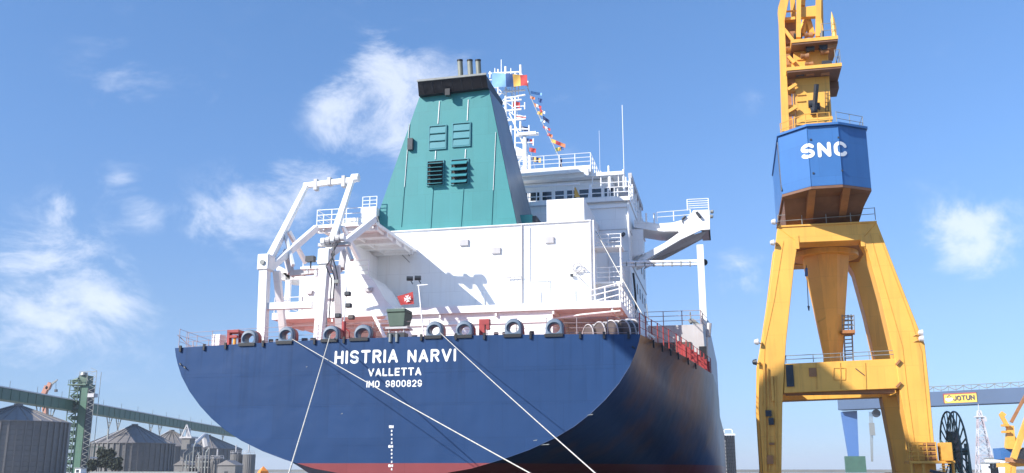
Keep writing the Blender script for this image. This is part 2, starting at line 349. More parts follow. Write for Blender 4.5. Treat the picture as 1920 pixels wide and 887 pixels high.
# ------------------------------------------------------------------ setting: water, quay, land
def sheet(name, pts, mat, z0, z1=None, sub=False):
    m = MB()
    if z1 is None: m.add([(x, y, z0) for x, y in pts], [tuple(range(len(pts)))])
    else: m.prism([(x, y, z0) for x, y in pts], (0, 0, z1-z0))
    return tag(m.build(name, mat, origin=(0, 0, 0)), kind='structure')
sheet('water', [(-4500, -400), (4500, -400), (4500, 7000), (-4500, 7000)], WATER, -2.5)
sheet('quay', [(-70, -60), (70, -60), (320, 40), (320, 520), (.4, 520), (.4, 26), (-70, 26)], CONC, -6, 0)
sheet('west_quay', [(-520, 90), (-62, 90), (-72, 560), (-520, 560)], CONC, -6, .1)
sheet('far_shore', [(-4400, 1500), (4400, 1500), (4400, 6900), (-4400, 6900)], EARTH, -6, 1.0)

# ------------------------------------------------------------------ ship
CX = -18.5
ship = thing('cargo_ship', (CX, 130, -2.5), 'large blue-hulled cargo ship moored stern-on, white deckhouse and teal funnel', 'ship')
HALF = [(13.95, 8.8), (13.85, 8.35), (13.68, 7.85), (13.35, 7.1), (12.75, 6.2), (12.0, 5.35), (11.2, 4.62), (10.25, 3.92), (9.2, 3.33), (7.8, 2.72), (6.4, 2.25), (4.6, 1.75), (2.6, 1.42), (0, 1.3)]
def deckhw(Y):
    K = [(52, 13.95), (54.9, 14.44), (59.1, 15.15), (61.2, 15.5), (64.4, 15.96), (70.5, 16.7), (76, 17.35), (85, 17.45), (180, 17.45), (200, 15), (215, 9), (226, .4)]
    for (a, b), (c, d) in zip(K[:-1], K[1:]):
        if Y <= c: return b+(d-b)*(Y-a)/(c-a)
    return .4
def sheer(Y): return 8.8 if Y < 101 else (6.9 if Y < 196 else 9.4)
NS = len(HALF)
def section(Y):
    r = []; B = deckhw(Y); n = NS-1
    for i, (dx, z) in enumerate(HALF):
        s = i/n; L = 22+62*s; wq = math.sin(min(1, (Y-52)/L)*math.pi/2)**(1+.35*s)
        if s < .62: x1, z1 = B, 8.8-(8.8+3.5)*(s/.62)
        else:
            q = (s-.62)/.38; x1, z1 = B*math.cos(q*math.pi/2)**.35, -3.5-2.0*q
        if i == 0: x = B
        else:
            x = dx+(x1-dx)*wq
            x = min(x, B) if Y < 180 else min(x1, B*(1-.5*s))
        zz = z+(z1-z)*wq
        zt = sheer(Y)
        if s < .35 and Y > 100: zz = zt+(zz-8.8)*1.0 if i == 0 else min(zz, zt-.05*i)
        r.append((x, zz))
    return r
rings = []
YS = [52, 53, 54, 55.5, 57, 59, 61, 63.5, 66, 69, 72, 76, 80, 85, 91, 98, 100.9, 101.1, 120, 150, 180, 195.9, 196.1, 205, 215, 222, 226]
for Y in YS:
    h = section(Y); rings.append([Vector((CX+x, Y, z)) for x, z in h]+[Vector((CX-x, Y, z)) for x, z in h[::-1][1:]])
mb = MB(); mb.loft(rings, False, False)
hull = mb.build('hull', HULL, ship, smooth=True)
# transom plate with a raised edge line
camb = lambda x: 8.8+.25*(1-(abs(x)/13.95)**2)
top = [(CX-13.95+27.9*i/16, camb(-13.95+27.9*i/16)) for i in range(17)]
low = [(CX+x, z) for x, z in HALF]+[(CX-x, z) for x, z in HALF[::-1][1:]]
def tr_pts(y): return [Vector((x, y, z)) for x, z in top[::-1][:-1]][1:] 
tp = [Vector((x, 51.97, z)) for x, z in low]+[Vector((x, 51.97, z)) for x, z in top[1:-1]]
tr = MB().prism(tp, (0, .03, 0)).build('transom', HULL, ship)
e = MB(); lo = [Vector((x, 51.98, z)) for x, z in low]
e.path(lo, .018, 6); e.build('transom_edge', HULL, tr)
# faint plate seams welded across the transom
for px_, y_ in ((0, 0),):
    for zs, xa, xb in ((5.2, -11.3, 11.3), (3.0, -8.2, 8.4), (7.0, -13.1, 13.1)):
        MB().box(CX+xa, CX+xb, 51.962, 51.975, zs, zs+.018).build('weld_seam', HULL, tr)
dm = MB()
for k in range(len(YS)-1):
    for q in range(8):
        def P(Y, t):
            B = deckhw(Y)-.01; return Vector((CX-B+2*B*t, Y, sheer(Y)+.25*(1-(2*t-1)**2)))
        dm.add([P(YS[k]+.0, q/8), P(YS[k], (q+1)/8), P(YS[k+1], (q+1)/8), P(YS[k+1], q/8)], [(0, 1, 2, 3)])
dm.build('deck', DECK, ship)
# name and port of registry
def trtext(body, x0, x1, yb, yt, nm, **k):
    a = at(x0, yb, 51.97); b = at(x1, yb, 51.97); t = at(x0, yt, 51.97)
    return text(body, nm, LETTER, tr, (a.x, 51.965, a.z), (1, 0, 0), (0, 0, 1), b.x-a.x, t.z-a.z, **k)
trtext('HISTRIA', 627, 746, 683, 658, 'name_letter', bold=.19); trtext('NARVI', 764, 855, 680, 656, 'name_letter', bold=.19)
trtext('VALLETTA', 690, 790, 706, 691, 'port_letter', bold=.2, gap=.4)
trtext('IMO 9800829', 687, 791, 727, 714, 'number_letter', bold=.165, gap=.36)
for k, (y, s) in enumerate([(800, '10M'), (837, '8M'), (873, '6M')]):
    x = 734-(0 if k == 0 else 1)
    trtext(s, x-5, x+4, y+3, y-2.5, 'draught_mark', bold=.28)
for k, y in enumerate([808, 815, 823, 830, 844, 851, 858, 866, 880]):
    trtext(str([8, 6, 4, 2, 8, 6, 4, 2, 8][k]), 733, 736, y+2, y-2, 'draught_mark', bold=.28)
for x, y, w_ in ((1106, 778, .35), (1022, 834, .5), (640, 776, .12), (1003, 826, .25), (574, 688, .1)):
    p = at(x, y, 51.9); MB().prism([p+Vector((-w_/2, .06, -.02)), p+Vector((w_/3, .06, .0)), p+Vector((w_/2, .06, .05)), p+Vector((-w_/4, .06, .02))], (0, .008, 0)).build('paint_scrape', GREYM, tr)
# small dark eye plates on the transom shoulders
for x, y in ((1186, 650), (337, 682), (345, 688)):
    p = at(x, y, 51.9); MB().tube(p, p+Vector((.14, -.06, -.1)), .035, 6).tube(p, p+Vector((0, .1, 0)), .05).build('eye_plate', DARK, ship)
# stern stanchion feet
zdk = lambda X: camb(X-CX)
FEET = [340, 384, 424, 494, 590, 645, 790, 855, 908, 995, 1088, 1133, 1179]
foot = MB().box(-.06, .06, -.07, .05, -.25, .12).mesh('rail_foot', Vector((0, 0, 0)), BLACK)
for x in FEET:
    X = at(x, 640, 51.95).x; place('rail_foot', foot, (X, 51.93, zdk(X)), ship)
# stern rail
RAILW = paint('rail_pinkish_paint', (.36, .30, .32), .5, .2, 2)
X0 = at(333, 655, 52.2).x
railing([(X, 53.1, zdk(X)-.05) for X in [X0+(CX+13.8-X0)*i/8 for i in range(9)]], 1.12, ship, RAILW, 4, 1.75, .014, .024)
MB().bar(at(333,628,52.2), at(362,655,52.6), .05).bar(at(362,655,52.6), at(362,640,52.6), .04).build('rail_brace', RAILW, ship)
railing([(CX-deckhw(Y)+.12, Y, 8.85) for Y in (52.2, 55, 59, 63, 68, 76)], 1.12, ship, RAILW, 3, 1.8, .014, .024)
# panama chocks
def chock(x, ytop, ybot, wpx, Y=52.1, rnd=False):
    c = at(x, (ytop+ybot)/2, Y); hw = wpx/2*Y/FPX*1.06; z0 = zdk(c.x)-.02; z1 = max(at(x, ytop, Y).z, z0+.84); cz = z1-hw
    n = 24; outer = []; inner = []; ri = hw*.56; 
    for i in range(n):
        t = 2*math.pi*i/n-math.pi/2; sx, sz = math.cos(t), math.sin(t)
        ox, oz = hw*sx, hw*sz
        if not rnd and sz < 0:
            if abs(sx)*0.999 >= abs(sz): ox = hw*(1 if sx > 0 else -1); oz = -hw*abs(sz/sx) if sx else 0
            else: oz = -hw; ox = hw*sx/abs(sz)
            oz = oz*(cz-z0)/hw
        outer.append((ox, oz)); inner.append((ri*sx*1.1, ri*.95*sz-.03))
    m = MB(); d = .62
    R = [[Vector((c.x+a, Y+yy, cz+b)) for a, b in pr] for pr, yy in
         ((outer, d), (outer, .06), ([(a*.9, b*.9 if b > 0 else b) for a, b in outer], -.03), ([(a*1.25, b*1.25) for a, b in inner], -.05), (inner, .08), (inner, d))]
    m.loft(R, True, False); m.add(R[0]+R[-1], [(i, (i+1) % n, n+(i+1) % n, n+i) for i in range(n)])
    o = m.build('mooring_chock', BLUEC, ship, smooth=False)
    MB().loft([[Vector((c.x+a*1.03, Y+yy, cz+b*1.02)) for a, b in outer] for yy in (d*.45, d+.05)]+[[Vector((c.x+a*1.05, Y+d+.06, cz+b*1.05)) for a, b in inner]], True, False).build('inboard_flange', RED, o)
    MB().box(c.x-hw*1.02, c.x+hw*1.02, 51.88, Y+.02, z0-.13, z0+.05).build('foundation', BLACK, o)
    return c, cz
CH = {}
for x, yt, yb, wd in [(466, 618, 648, 33), (536, 612, 640, 32), (620, 610, 637, 33), (814, 602, 630, 32), (870, 601, 629, 33), (962, 597, 626, 32), (1039, 597, 625, 33)]:
    CH[x] = chock(x, yt, yb, wd)
CH[680] = chock(680, 608, 637, 36, 52.5, True)
c = at(745, 628, 52.3)
m = MB().box(c.x-.52, c.x+.52, 52.0, 52.7, c.z-.5, c.z+.1); m.build('roller_fairlead', DARK, ship)
for s in (-.3, .1): MB().tube((c.x+s, 51.95, c.z-.45), (c.x+s, 51.95, c.z+.02), .09, 10).build('fairlead_roller', GREYM, ship)
# red frames and posts by the stern rail
def redframe(x0, x1, y0, y1, Y=52.9):
    a = at(x0, y1, Y); b = at(x1, y0, Y); m = MB(); t = .16
    m.box(a.x+.004, a.x+t, Y+.01, Y+.35, a.z-.2, b.z-t).box(b.x-t*1.4, b.x-.004, Y+.5, Y+.89, a.z-.2, b.z-t).box(a.x, b.x, Y, Y+.9, b.z-t, b.z).box(a.x+.1, b.x-.1, Y+.02, Y+.3, (a.z+b.z)/2, (a.z+b.z)/2+.15)
    m.build('red_towing_frame', RED, ship)
    MB().tube((b.x-.3, Y+.2, a.z), (b.x-.3, Y+.2, b.z-.3), .1, 8).build('frame_roller', YELLOW2, ship)
redframe(424, 447, 618, 648)
m = MB(); a = at(898, 632, 52.9); b = at(917, 598, 52.9)
m.box(a.x, a.x+.32, 52.9, 53.3, a.z-.2, b.z-.32).box(a.x, b.x, 52.89, 53.31, b.z-.32, b.z).box(b.x-.18, b.x-.004, 52.9, 53.2, b.z-.6, b.z-.32); m.build('red_davit_socket', RED, ship)
a = at(645, 634, 53); b = at(645, 603, 53)
MB().tube(a-Vector((0,0,.3)), b, .13, 10).tube(b-Vector((0,0,.3)), b+Vector((.35,0,-.6)), .04).tube(b+Vector((.35,0,-.6)), a+Vector((.35,0,0)), .04).build('red_light_post_base', RED, ship)
# thin light mast above it
a = b; b = at(650, 532, 53)
lm = MB().tube(a, b, .05, 8).bar(b-Vector((.35, 0, .15)), b+Vector((.35, 0, -.15)), .05).build('stern_light_mast', WHITEP, ship)
for x, y in ((652, 551), (654, 573), (634, 592), (659, 595)):
    p = at(x, y, 52.9); MB().box(p.x-.18, p.x+.18, p.y-.15, p.y+.15, p.z-.13, p.z+.13).build('deck_lamp', DARK if x != 659 else BROWND, lm, bevel=.04)
for x in (631,): 
    p = at(x, 528, 53); MB().box(p.x-.14, p.x+.14, 52.9, 53.1, p.z-.1, p.z+.1).build('deck_lamp', GREYM, lm)
# mooring gear low on the deck between the chocks
for x, w_ in ((512, 8), (577, 9), (765, 9), (782, 8), (935, 10), (985, 12), (575, 12)):
    p = at(x, 632, 53.4); hw = w_*.5*.03
    MB().tube((p.x-hw, 53.4, 8.9), (p.x-hw, 53.4, 9.35), .14).tube((p.x+hw+.2, 53.4, 8.9), (p.x+hw+.2, 53.4, 9.35), .14).box(p.x-hw-.2, p.x+hw+.4, 53.2, 53.6, 8.85, 8.98).build('double_bollard', DARK, ship)

# green covered box on a stand at the stern
gb = thing('covered_box', at(747, 625, 53.2), 'dark green covered box on a stand at the ship stern, left of the red flag', 'box')
a = at(728, 618, 53.2); b = at(767, 577, 53.2)
MB().loft([[Vector(p) for p in ((a.x+.12, 53, a.z+.15), (b.x-.22, 53, a.z+.15), (b.x-.22, 54, a.z+.15), (a.x+.12, 54, a.z+.15))],
           [Vector(p) for p in ((a.x, 52.9, a.z+.95), (b.x-.12, 52.9, a.z+.95), (b.x-.05, 54.1, a.z+.95), (a.x, 54.1, a.z+.95))]]).build('cover', BOXG, gb, bevel=.03)
MB().box(a.x-.04, b.x-.1, 52.84, 54.15, a.z+.95, a.z+1.18).build('lid', BOXG, gb, bevel=.05)
s_ = MB().box(a.x-.1, b.x, 52.95, 54, a.z, a.z+.12)
for X in (a.x+.1, b.x-.25): s_.tube((X, 53.1, 9), (X, 53.1, a.z), .05)
s_.build('stand', GREYW, gb)
# ensign staff with the red flag
fs = at(807, 660, 53)
p0 = Vector((at(795, 632, 53).x, 53, 8.95)); p1 = at(785, 535, 53)
MB().tube(p0, p1, .045, 6).bar(p1+Vector((-.1, 0, 0)), p1+Vector((.55, 0, .02)), .05).build('ensign_staff', WHITEP, ship)
for x, y in ((768, 522), (783, 521)):
    p = at(x, y, 53.2); MB().tube(p-Vector((.18, 0, 0)), p+Vector((.18, .1, 0)), .14, 10).tube(p, p-Vector((-.2, 0, .35)), .03).build('stern_floodlight', DARK, ship)
def cloth(name, corners, cols, label, cat, group, vertical=True, wave=.06, n=10, mats=None):
    """flag: corners = hoist top, fly top, fly bottom, hoist bottom; real thickness, rippled"""
    a, b, c, d = [Vector(x) for x in corners]; m = MB(); k = len(cols); root = None
    cnt = a.lerp(c, .5)
    root = thing(name, (cnt.x, cnt.y, min(c.z, d.z)), label, cat, group) if k > 1 else None
    for q in range(k):
        m = MB(); g = []
        for i in range(n+1):
            row = []
            for j in range(n+1):
                u = (q+i/n)/k if vertical else i/n; v = j/n if vertical else (q+j/n)/k
                P = a.lerp(b, u).lerp(d.lerp(c, u), v); ph = u*9+v*2.5
                P = P+Vector((0, wave*math.sin(ph)*(.3+u), wave*.5*math.sin(ph*.8+1)*u)); row.append(P)
            g.append(row)
        for th in (0, .012):
            o = len(m.v)
            for r_ in g:
                for P in r_: m.v.append(P+Vector((0, th, 0)))
            for i in range(n):
                for j in range(n): m.f.append((o+i*(n+1)+j, o+(i+1)*(n+1)+j, o+(i+1)*(n+1)+j+1, o+i*(n+1)+j+1))
        if root: m.build('stripe', FLG[cols[q]], root)
        else: root = tag(m.build(name, FLG[cols[q]]), label, cat, group)
    return root
FLG = {k: paint('flag_cloth_'+k, c, .85, .08, 3) for k, c in dict(red=(.42, .05, .05), white=(.8, .8, .8), blue=(.04, .09, .24), yellow=(.70, .42, .10), navy=(.015, .03, .10), sky=(.22, .42, .72), orange=(.58, .20, .09), green=(.10, .16, .05)).items()}
fl = cloth('ensign', (at(774, 547, 53), at(744, 556, 53), at(752, 572, 53), at(776, 570, 53)), ['red', 'red'], 'red flag with a white pointed cross flying at the ship stern', 'flag', None, wave=.04)
cc = at(764, 560, 52.9); m = MB()
for k in range(4):
    t = math.pi/2*k+.2; d = Vector((math.cos(t), 0, math.sin(t))); q = Vector((-d.z, 0, d.x)); L = .21
    m.prism([cc, cc+d*L+q*.12, cc+d*L*.8, cc+d*L-q*.12], (0, .01, 0))
m.build('cross', LETTER, fl)

# ---- deckhouse: tiers
def wallbox(name, xl, xr, Y0, Y1, z0, z1, mat=WHITE, parent=None, bevel=0):
    return MB().box(xl, xr, Y0, Y1, z0, z1).build(name, mat, parent or ship, bevel=bevel)
SX0, SX1 = -31.3, -6.6
lt = wallbox('lower_tier', -28.6, -8.6, 69.0, 78, 8.9, 11.97, WHITE)
xa_, xb_ = at(748, 600, 62.3).x, at(1036, 600, 62.3).x
MB().box(xa_, xb_, 62.3, 69, 8.9, 11.97).build('lower_tier_wall', WHITE, ship)
MB().box(xa_, xb_, 62.2, 62.3, 11.2, 11.3).build('wall_ledge', WHITEP, ship)
slab = MB().box(SX0, SX1, 62, 93, 11.98, 12.45).build('deck_slab', WHITE, ship)
# beams below the slab and inclined drain pipe
for k in range(7):
    X = SX0+.6+k*(SX1-SX0-1.2)/6; MB().box(X-.06, X+.06, 62.1, 66, 11.7, 11.975).build('deck_beam', WHITE, slab)
MB().box(SX0+.1, SX1-.1, 64, 64.12, 11.75, 11.974).build('deck_beam', WHITE, slab)
MB().tube(at(1163, 577, 62.1)-Vector((0,0,.2)), at(1090, 590, 62.3), .06).tube(at(1090, 590, 62.3), at(1040, 597, 63), .06).build('drain_pipe', WHITEP, slab)
# big white casing
cas = wallbox('engine_casing', -26.0, -9.25, 68, 78, 12.45, 19.5)
for x in (978.5, 1108, 1114):
    X = at(x, 480, 67.96).x; MB().tube((X, 67.93, 12.5), (X, 67.93, 19.5), .06, 6).build('drain_pipe', GREYW if x != 1114 else WHITEP, cas)
MB().tube(at(1108, 413, 67.9), at(705, 436, 67.9), .05, 6).build('coaming', WHITEP, cas)
for x, y, l in ((950, 520, 30), (1075, 507, 26)):
    a = at(x, y, 67.8); q = MB().tube(a, a+Vector((l*.038, 0, .02)), .05); [q.tube(a+Vector((l*.038*k/4, 0, 0)), a+Vector((l*.038*k/4, 0, -.3)), .025, 4) for k in range(5)]
    q.build('cable_tray', GREYW, cas)
# lifebuoy + hooked bracket on casing wall
a = at(1082, 502, 67.8); m = MB(); R_ = .32
pts = [a+Vector((R_*math.cos(t*math.pi/6), 0, R_*math.sin(t*math.pi/6))) for t in range(13)]
m.path(pts, .055, 6); m.build('lifebuoy', GREYW, cas)
MB().tube(at(1086, 492, 67.7), at(1100, 508, 67.7), .03).tube(at(1077, 512, 67.7), at(1095, 530, 67.7), .04).build('wall_bracket', GREYW, cas)
MB().box(a.x-.5, a.x-.3, 67.7, 67.9, a.z-.65, a.z-.45).build('wall_lamp', DARK, cas)
for x, y, w_, h_ in ((1005, 548, .75, 1.9), (1070, 560, .75, 1.9), (900, 560, .75, 1.9)):
    a = at(x, y, 67.9); f = MB().box(a.x-w_/2, a.x+w_/2, 67.9, 68.02, 12.46, 12.46+h_).build('steel_door', WHITEP, cas, bevel=.04)
    MB().box(a.x+w_*.3, a.x+w_*.4, 67.84, 67.9, 13.3, 13.45).build('handle', GREYM, f)
for x, y in ((1030, 450), (930, 470), (870, 455)):
    a = at(x, y, 67.9); MB().box(a.x-.35, a.x+.35, 67.85, 68.02, a.z-.25, a.z+.25).build('vent_plate', GREYW, cas, bevel=.03)
a = at(990, 425, 67.85); MB().path([Vector((a.x, 67.85, 19.3)), Vector((a.x, 67.85, 15.2)), Vector((a.x+1.5, 67.85, 15.2)), Vector((a.x+1.5, 67.85, 12.5))], .035, 6).build('cable_pipe', GREYW, cas)
# port side block below platform
pb = MB(); Yp = 62.15
q = [at(566, 592, Yp), at(740, 585, Yp), at(722, 562, Yp), at(703, 530, Yp), at(690, 516, Yp), at(672, 512, Yp), at(566, 518, Yp)]
q[0].z = q[1].z = 12.45
pbo = pb.prism(q, (0, 3.6, 0)).build('port_shelter', WHITE, ship)
railing([q[6]+Vector((0, .1, 0)), q[4]+Vector((0, .1, 0))], 1.1, pbo, deep=True, gap=1.6, r=.03)
for x, y, w_, h_ in ((575, 545, 14, 8), (684, 540, 18, 8)):
    a = at(x, y, Yp-.03); MB().prism([a, a+Vector((w_*.034, 0, 0)), a+Vector((w_*.03, 0, -h_*.034)), a+Vector((.05, 0, -h_*.034))], (0, -.12, 0)).build('vent_hood', GREYW, pbo)
a = at(607, 538, Yp-.03); MB().box(a.x, a.x+.9, Yp-.2, Yp-.02, a.z-.9, a.z+.5).build('wall_cabinet', WHITEP, pbo, bevel=.03)
# open window frame wing left of davit
fr = MB(); zs = 12.45; Yf = 62.3
A0, A1 = at(507, 592, Yf), at(566, 592, Yf); zt = at(530, 512, Yf).z
fr.box(A0.x+.6, A1.x, Yf, Yf+.3, zt-.5, zt).box(A0.x+1.0, A0.x+1.35, Yf, Yf+.3, zs, zt).box(A1.x-.3, A1.x, Yf+.01, Yf+.29, zs, zt)
fr.prism([at(520, 497, Yf), at(552, 515, Yf), at(552, 524, Yf), at(515, 520, Yf)], (0, 3, 0)); fr.build('port_screen_frame', WHITE, ship)
railing([(SX0+.1, 62.1, 12.45), (A1.x, 62.1, 12.45)], 1.1, ship, gap=1.2, r=.03)
railing([(SX0+.1, 62.1, 12.45), (SX0+.1, 78, 12.45)], 1.1, ship, gap=2, r=.03)
# slab edge rail starboard
railing([at(1108, 577, 62.1)*1, (SX1-.08, 62.1, 12.45)], 1.15, ship, gap=1.3, r=.045, pr=.045)
railing([(SX1-.08, 62.1, 12.45), (SX1-.08, 90, 12.45)], 1.15, ship, gap=1.6, r=.035)
# stairs + landings on starboard quarter
st = MB(); 
for k, (z, y0) in enumerate(((12.45, 70), (15.1, 70), (17.8, 70))):
    if k: MB().box(-10.6, -7.2, 69.2, 71.0, z-.12, z).build('stair_landing', WHITE, ship)
for k in range(9):
    z = 12.5+k*.3; st.box(-9.0, -8.2, 71+k*.28, 71.25+k*.28, z, z+.05)
stairs = st.bar((-9.02, 71, 12.5), (-9.02, 73.4, 15.1), .05, .2).bar((-8.18, 71, 12.5), (-8.18, 73.4, 15.1), .05, .2).build('stair', WHITE, ship)
railing([(-9.1, 69.25, 15.1), (-7.25, 69.25, 15.1), (-7.25, 71, 15.1)], 1.1, stairs, deep=True, gap=.9, r=.03)
railing([(-9.1, 69.25, 17.8), (-7.25, 69.25, 17.8)], .9, stairs, deep=True, gap=.9, r=.03)
MB().tube((-7.3, 69.3, 12.5), (-7.3, 69.3, 17.8), .07).tube((-9, 69.3, 14.6), (-7.3, 69.3, 14.9), .06).build('landing_post', WHITEP, stairs)
# accommodation tower and bridge
tw = wallbox('accommodation_tower', -27.5, -7.4, 78.02, 93, 12.46, 23.6)
MB().tube(at(1177, 370, 77.9), (-7.5, 77.95, 12.5), .09).build('drain_pipe', WHITEP, tw)
MB().box(-27.6, -7.3, 77.6, 93.1, 23.6, 23.95).build('bridge_deck', WHITE, tw)
MB().box(-12.0, -7.4, 77.85, 78.0, 23.1, 23.4).build('ledge', WHITEP, tw)
xv0, xv1 = at(1025, 390, 69.4).x, at(1095, 390, 69.4).x
cas_t = MB().box(xv0, xv1, 69.4, 77.98, 19.5, at(1060, 373, 69.4).z).build('vent_trunk', WHITE, ship)
# side wall stiffeners and windows on the starboard face of the tower
for Y in (80.5, 83, 85.5, 88, 90.5):
    for z in (13.8, 16.6, 19.4):
        f = MB().box(-7.41, -7.36, Y, Y+.7, z, z+.9).build('window', GREYW, tw); MB().box(-7.37, -7.33, Y+.08, Y+.62, z+.08, z+.82).build('pane', GLASS, f)
for z in (15.4, 18.2, 21.0): MB().box(-7.42, -7.34, 78.1, 92.9, z, z+.08).build('deck_line', GREYW, tw)
MB().path([Vector((-7.25, 78.3, 17.5)), Vector((-7.2, 79, 16)), Vector((-7.2, 79.5, 13.5)), Vector((-7.2, 79.5, 12.5))], .09).build('hose', DARK, tw)
for z in (19.3, 21.2): MB().box(-10.2, -7.6, 77.97, 78.015, z, z+.035).build('plate_seam', GREYW, tw)
a = at(1141, 452, 77.8); MB().tube(a, at(1158, 450, 77.8), .06).build('wall_handrail', GREYW, tw)
a = at(1167, 441, 77.6); MB().tube(a, a+Vector((.15, -.25, .05)), .16).tube(a, a+Vector((0, .35, -.1)), .03).build('wall_lamp', DARK, tw)
MB().box(-10.6, -10.4, 77.9, 78.01, at(1128, 505, 78).z, at(1128, 465, 78).z).build('ladder_stile', DARK, tw)
# bridge house
BY = 80.4
bh = wallbox('bridge_house', -25, -9.0, BY, 90, 23.95, 26.4, WHITE)
roof = MB().box(-25.6, -7.9, 79.4, 90.6, 26.45, 26.75).build('bridge_roof', WHITE, ship)
X_ = -18.0
for k in range(9):
    X = -18.6+k*1.1
    f = MB().box(X, X+.95, BY-.06, BY-.005, 24.75, 25.7).build('window', WHITEP, bh); MB().box(X+.07, X+.88, BY-.08, BY-.055, 24.82, 25.63).build('pane', GLASS, f)
# roof top house edge (monkey island) with rail
mi = MB().box(-19.5, at(1108, 342, 79).x, 79.0, 88, 26.76, 27.35).build('monkey_island', WHITE, ship)
z_ = 27.35; xr = at(1108, 342, 79).x
railing([(-17.6, 79.1, z_), (xr, 79.1, z_), (xr, 87, z_)], 1.15, mi, deep=True, gap=1.4, r=.03)
a = at(1099, 318, 79); MB().box(a.x-.2, a.x+.2, 78.9, 79.1, a.z-.55, a.z+.1).build('flag_locker', WHITEP, mi)
# rail round bridge deck aft
railing([(-20, 77.7, 23.95), (-7.35, 77.7, 23.95), (-7.35, 92, 23.95)], 1.3, ship, gap=1.5, r=.04, pr=.045)
for x, y in ((1107, 380), (1132, 378)):
    a = at(x, y, 77.8); 
MB().bar(at(1104, 376, 77.75), at(1108, 347, 78.6), .2, .12).build('roof_support', WHITEP, ship)
for x in (1130, 1140, 1158): MB().tube(at(x, 372, 78.2), at(x, 354, 78.2), .07).build('deck_vent_pipe', WHITEP, ship)
MB().path([Vector((-20.5, 77.5, 25.25)), Vector((-11.5, 77.5, 25.25))], .1, 8).build('awning_roll', WHITEP, ship)
# antennas on the roof
for x, y0, y1, r in ((1111, 342, 318, .06), (1127, 343, 321, .06), (1142, 345, 311, .09), (1144, 345, 326, .1), (1160, 345, 327, .05), (1170, 352, 318, .1), (1170, 318, 197, .028), (1174, 345, 332, .05), (1125, 318, 245, .012), (1186, 362, 346, .08)):
    a = at(x, y0, 79.6); b = at(x+(x-960)/7400*(y0-y1)*-1, y1, 79.6)
    MB().tube(a-Vector((0, 0, .3)), b, r, 7).build('antenna', WHITEP, ship)
# open struts on the starboard end of the bridge roof
for k in range(5):
    Y = 79+k*2.4; MB().tube((-7.35, Y, 23.95), (-7.35, Y, 25.9), .1).build('deck_edge_post', WHITEP, ship)
MB().box(-7.5, -7.2, 79, 90, 25.95, 26.4).build('eave_beam', GREYW, ship)
# starboard bridge wing
WY0, WY1 = 79.6, 83.5
def W(x, y, Y=WY0): return at(x, y, Y)
P_ = [W(1190, 416), W(1232, 430), W(1290, 430), W(1297, 440), W(1256, 469), W(1180, 520), W(1176, 530), W(1210, 512), W(1332, 431+14) - Vector((0, 0, -.0)), W(1332, 392), W(1320, 391), W(1302, 394), W(1296, 403), W(1282, 413), W(1262, 418), W(1236, 418)]
zdeck = W(1290, 430).z
wing = MB()
# deck beam from the house to the tip, deeper at the house
wing.prism([W(1188, 425), W(1234, 432), W(1300, 432), W(1300, 416), W(1234, 418), W(1188, 411)], (0, 3.6, 0)); wing.v = [v+Vector((0, .27, 0)) for v in wing.v]
bw = wing.build('wing_deck', WHITE, ship)
# aft web: screen with the diagonal arm
MB().prism([W(1236, 419), W(1262, 417), W(1280, 412), W(1295, 402), W(1300, 394), W(1330, 393), W(1331, 430), W(1315, 431), W(1276, 449), W(1273, 440), W(1272, 433), W(1240, 434)], (0, .25, 0)).build('wing_screen', WHITE, bw)
MB().prism([W(1276, 434), W(1276, 449), W(1206, 490), W(1183, 505), W(1183, 480), W(1205, 477), W(1245, 456)], (0, .3, 0)).build('diagonal_arm', WHITE, bw)
MB().prism([W(1276, 434, WY1), W(1285, 449, WY1), W(1206, 500, WY1), W(1183, 512, WY1), W(1183, 490, WY1), W(1205, 484, WY1), W(1245, 460, WY1)], (0, .3, 0)).build('diagonal_arm', WHITE, bw)
MB().prism([W(1275, 449, WY0+.3), W(1331, 431, WY0+.3), W(1331, 447, WY1), W(1316, 449, WY1), W(1262, 478, WY1), W(1206, 506, WY1), W(1215, 492, WY1)], (0, .1, .06)).build('underside_plate', GREYW, bw)
MB().box(W(1315,430).x, W(1331, 430).x, WY0+.26, WY1, W(1331, 431).z, W(1331, 431).z+.12).build('tip_floor', GREYW, bw)
MB().box(W(1331, 430).x-.1, W(1331, 430).x, WY0+.26, WY1, W(1331, 431).z, W(1331, 394).z).build('tip_side', WHITE, bw)
MB().prism([W(1190, 430), W(1206, 430), W(1206, 477), W(1212, 474), W(1210, 482), W(1183, 505), W(1183, 430)], (0, .3, 0)).build('root_bracket', WHITE, bw)
railing([W(1232, 416)+Vector((0, .1, 0)), W(1295, 411)+Vector((0, .1, 0))], .85, bw, deep=True, gap=1.4, r=.03, rails=2)
railing([W(1289, 394)+Vector((0, .1, 0)), W(1329, 392)+Vector((0, .1, 0)), W(1329, 392)+Vector((0, 3, 0))], .95, bw, deep=True, gap=1.5, r=.035, rails=5)
for x in (1197, 1212, 1227): a = W(x, 418); MB().tube(a, a+Vector((0, 0, .85)), .08).build('wing_post', WHITEP, bw)
for x, y in ((1335, 397), (1334, 406)):
    a = W(x, y); MB().lathe(a, [(.05, -.15), (.16, -.1), (.16, .1), (.05, .15)], 12, 'x').build('wing_lamp', GREYM, bw)
a = W(1306, 398, WY0-.1); MB().tube(a, a+Vector((.3, -.1, -.5)), .12).build('search_light', DARK, bw)
a = W(1279, 411, WY0-.1); MB().tube(a, a+Vector((.3, 0, .25)), .09).tube(a, a-Vector((0, 0, .3)), .04).build('search_light', DARK, bw)
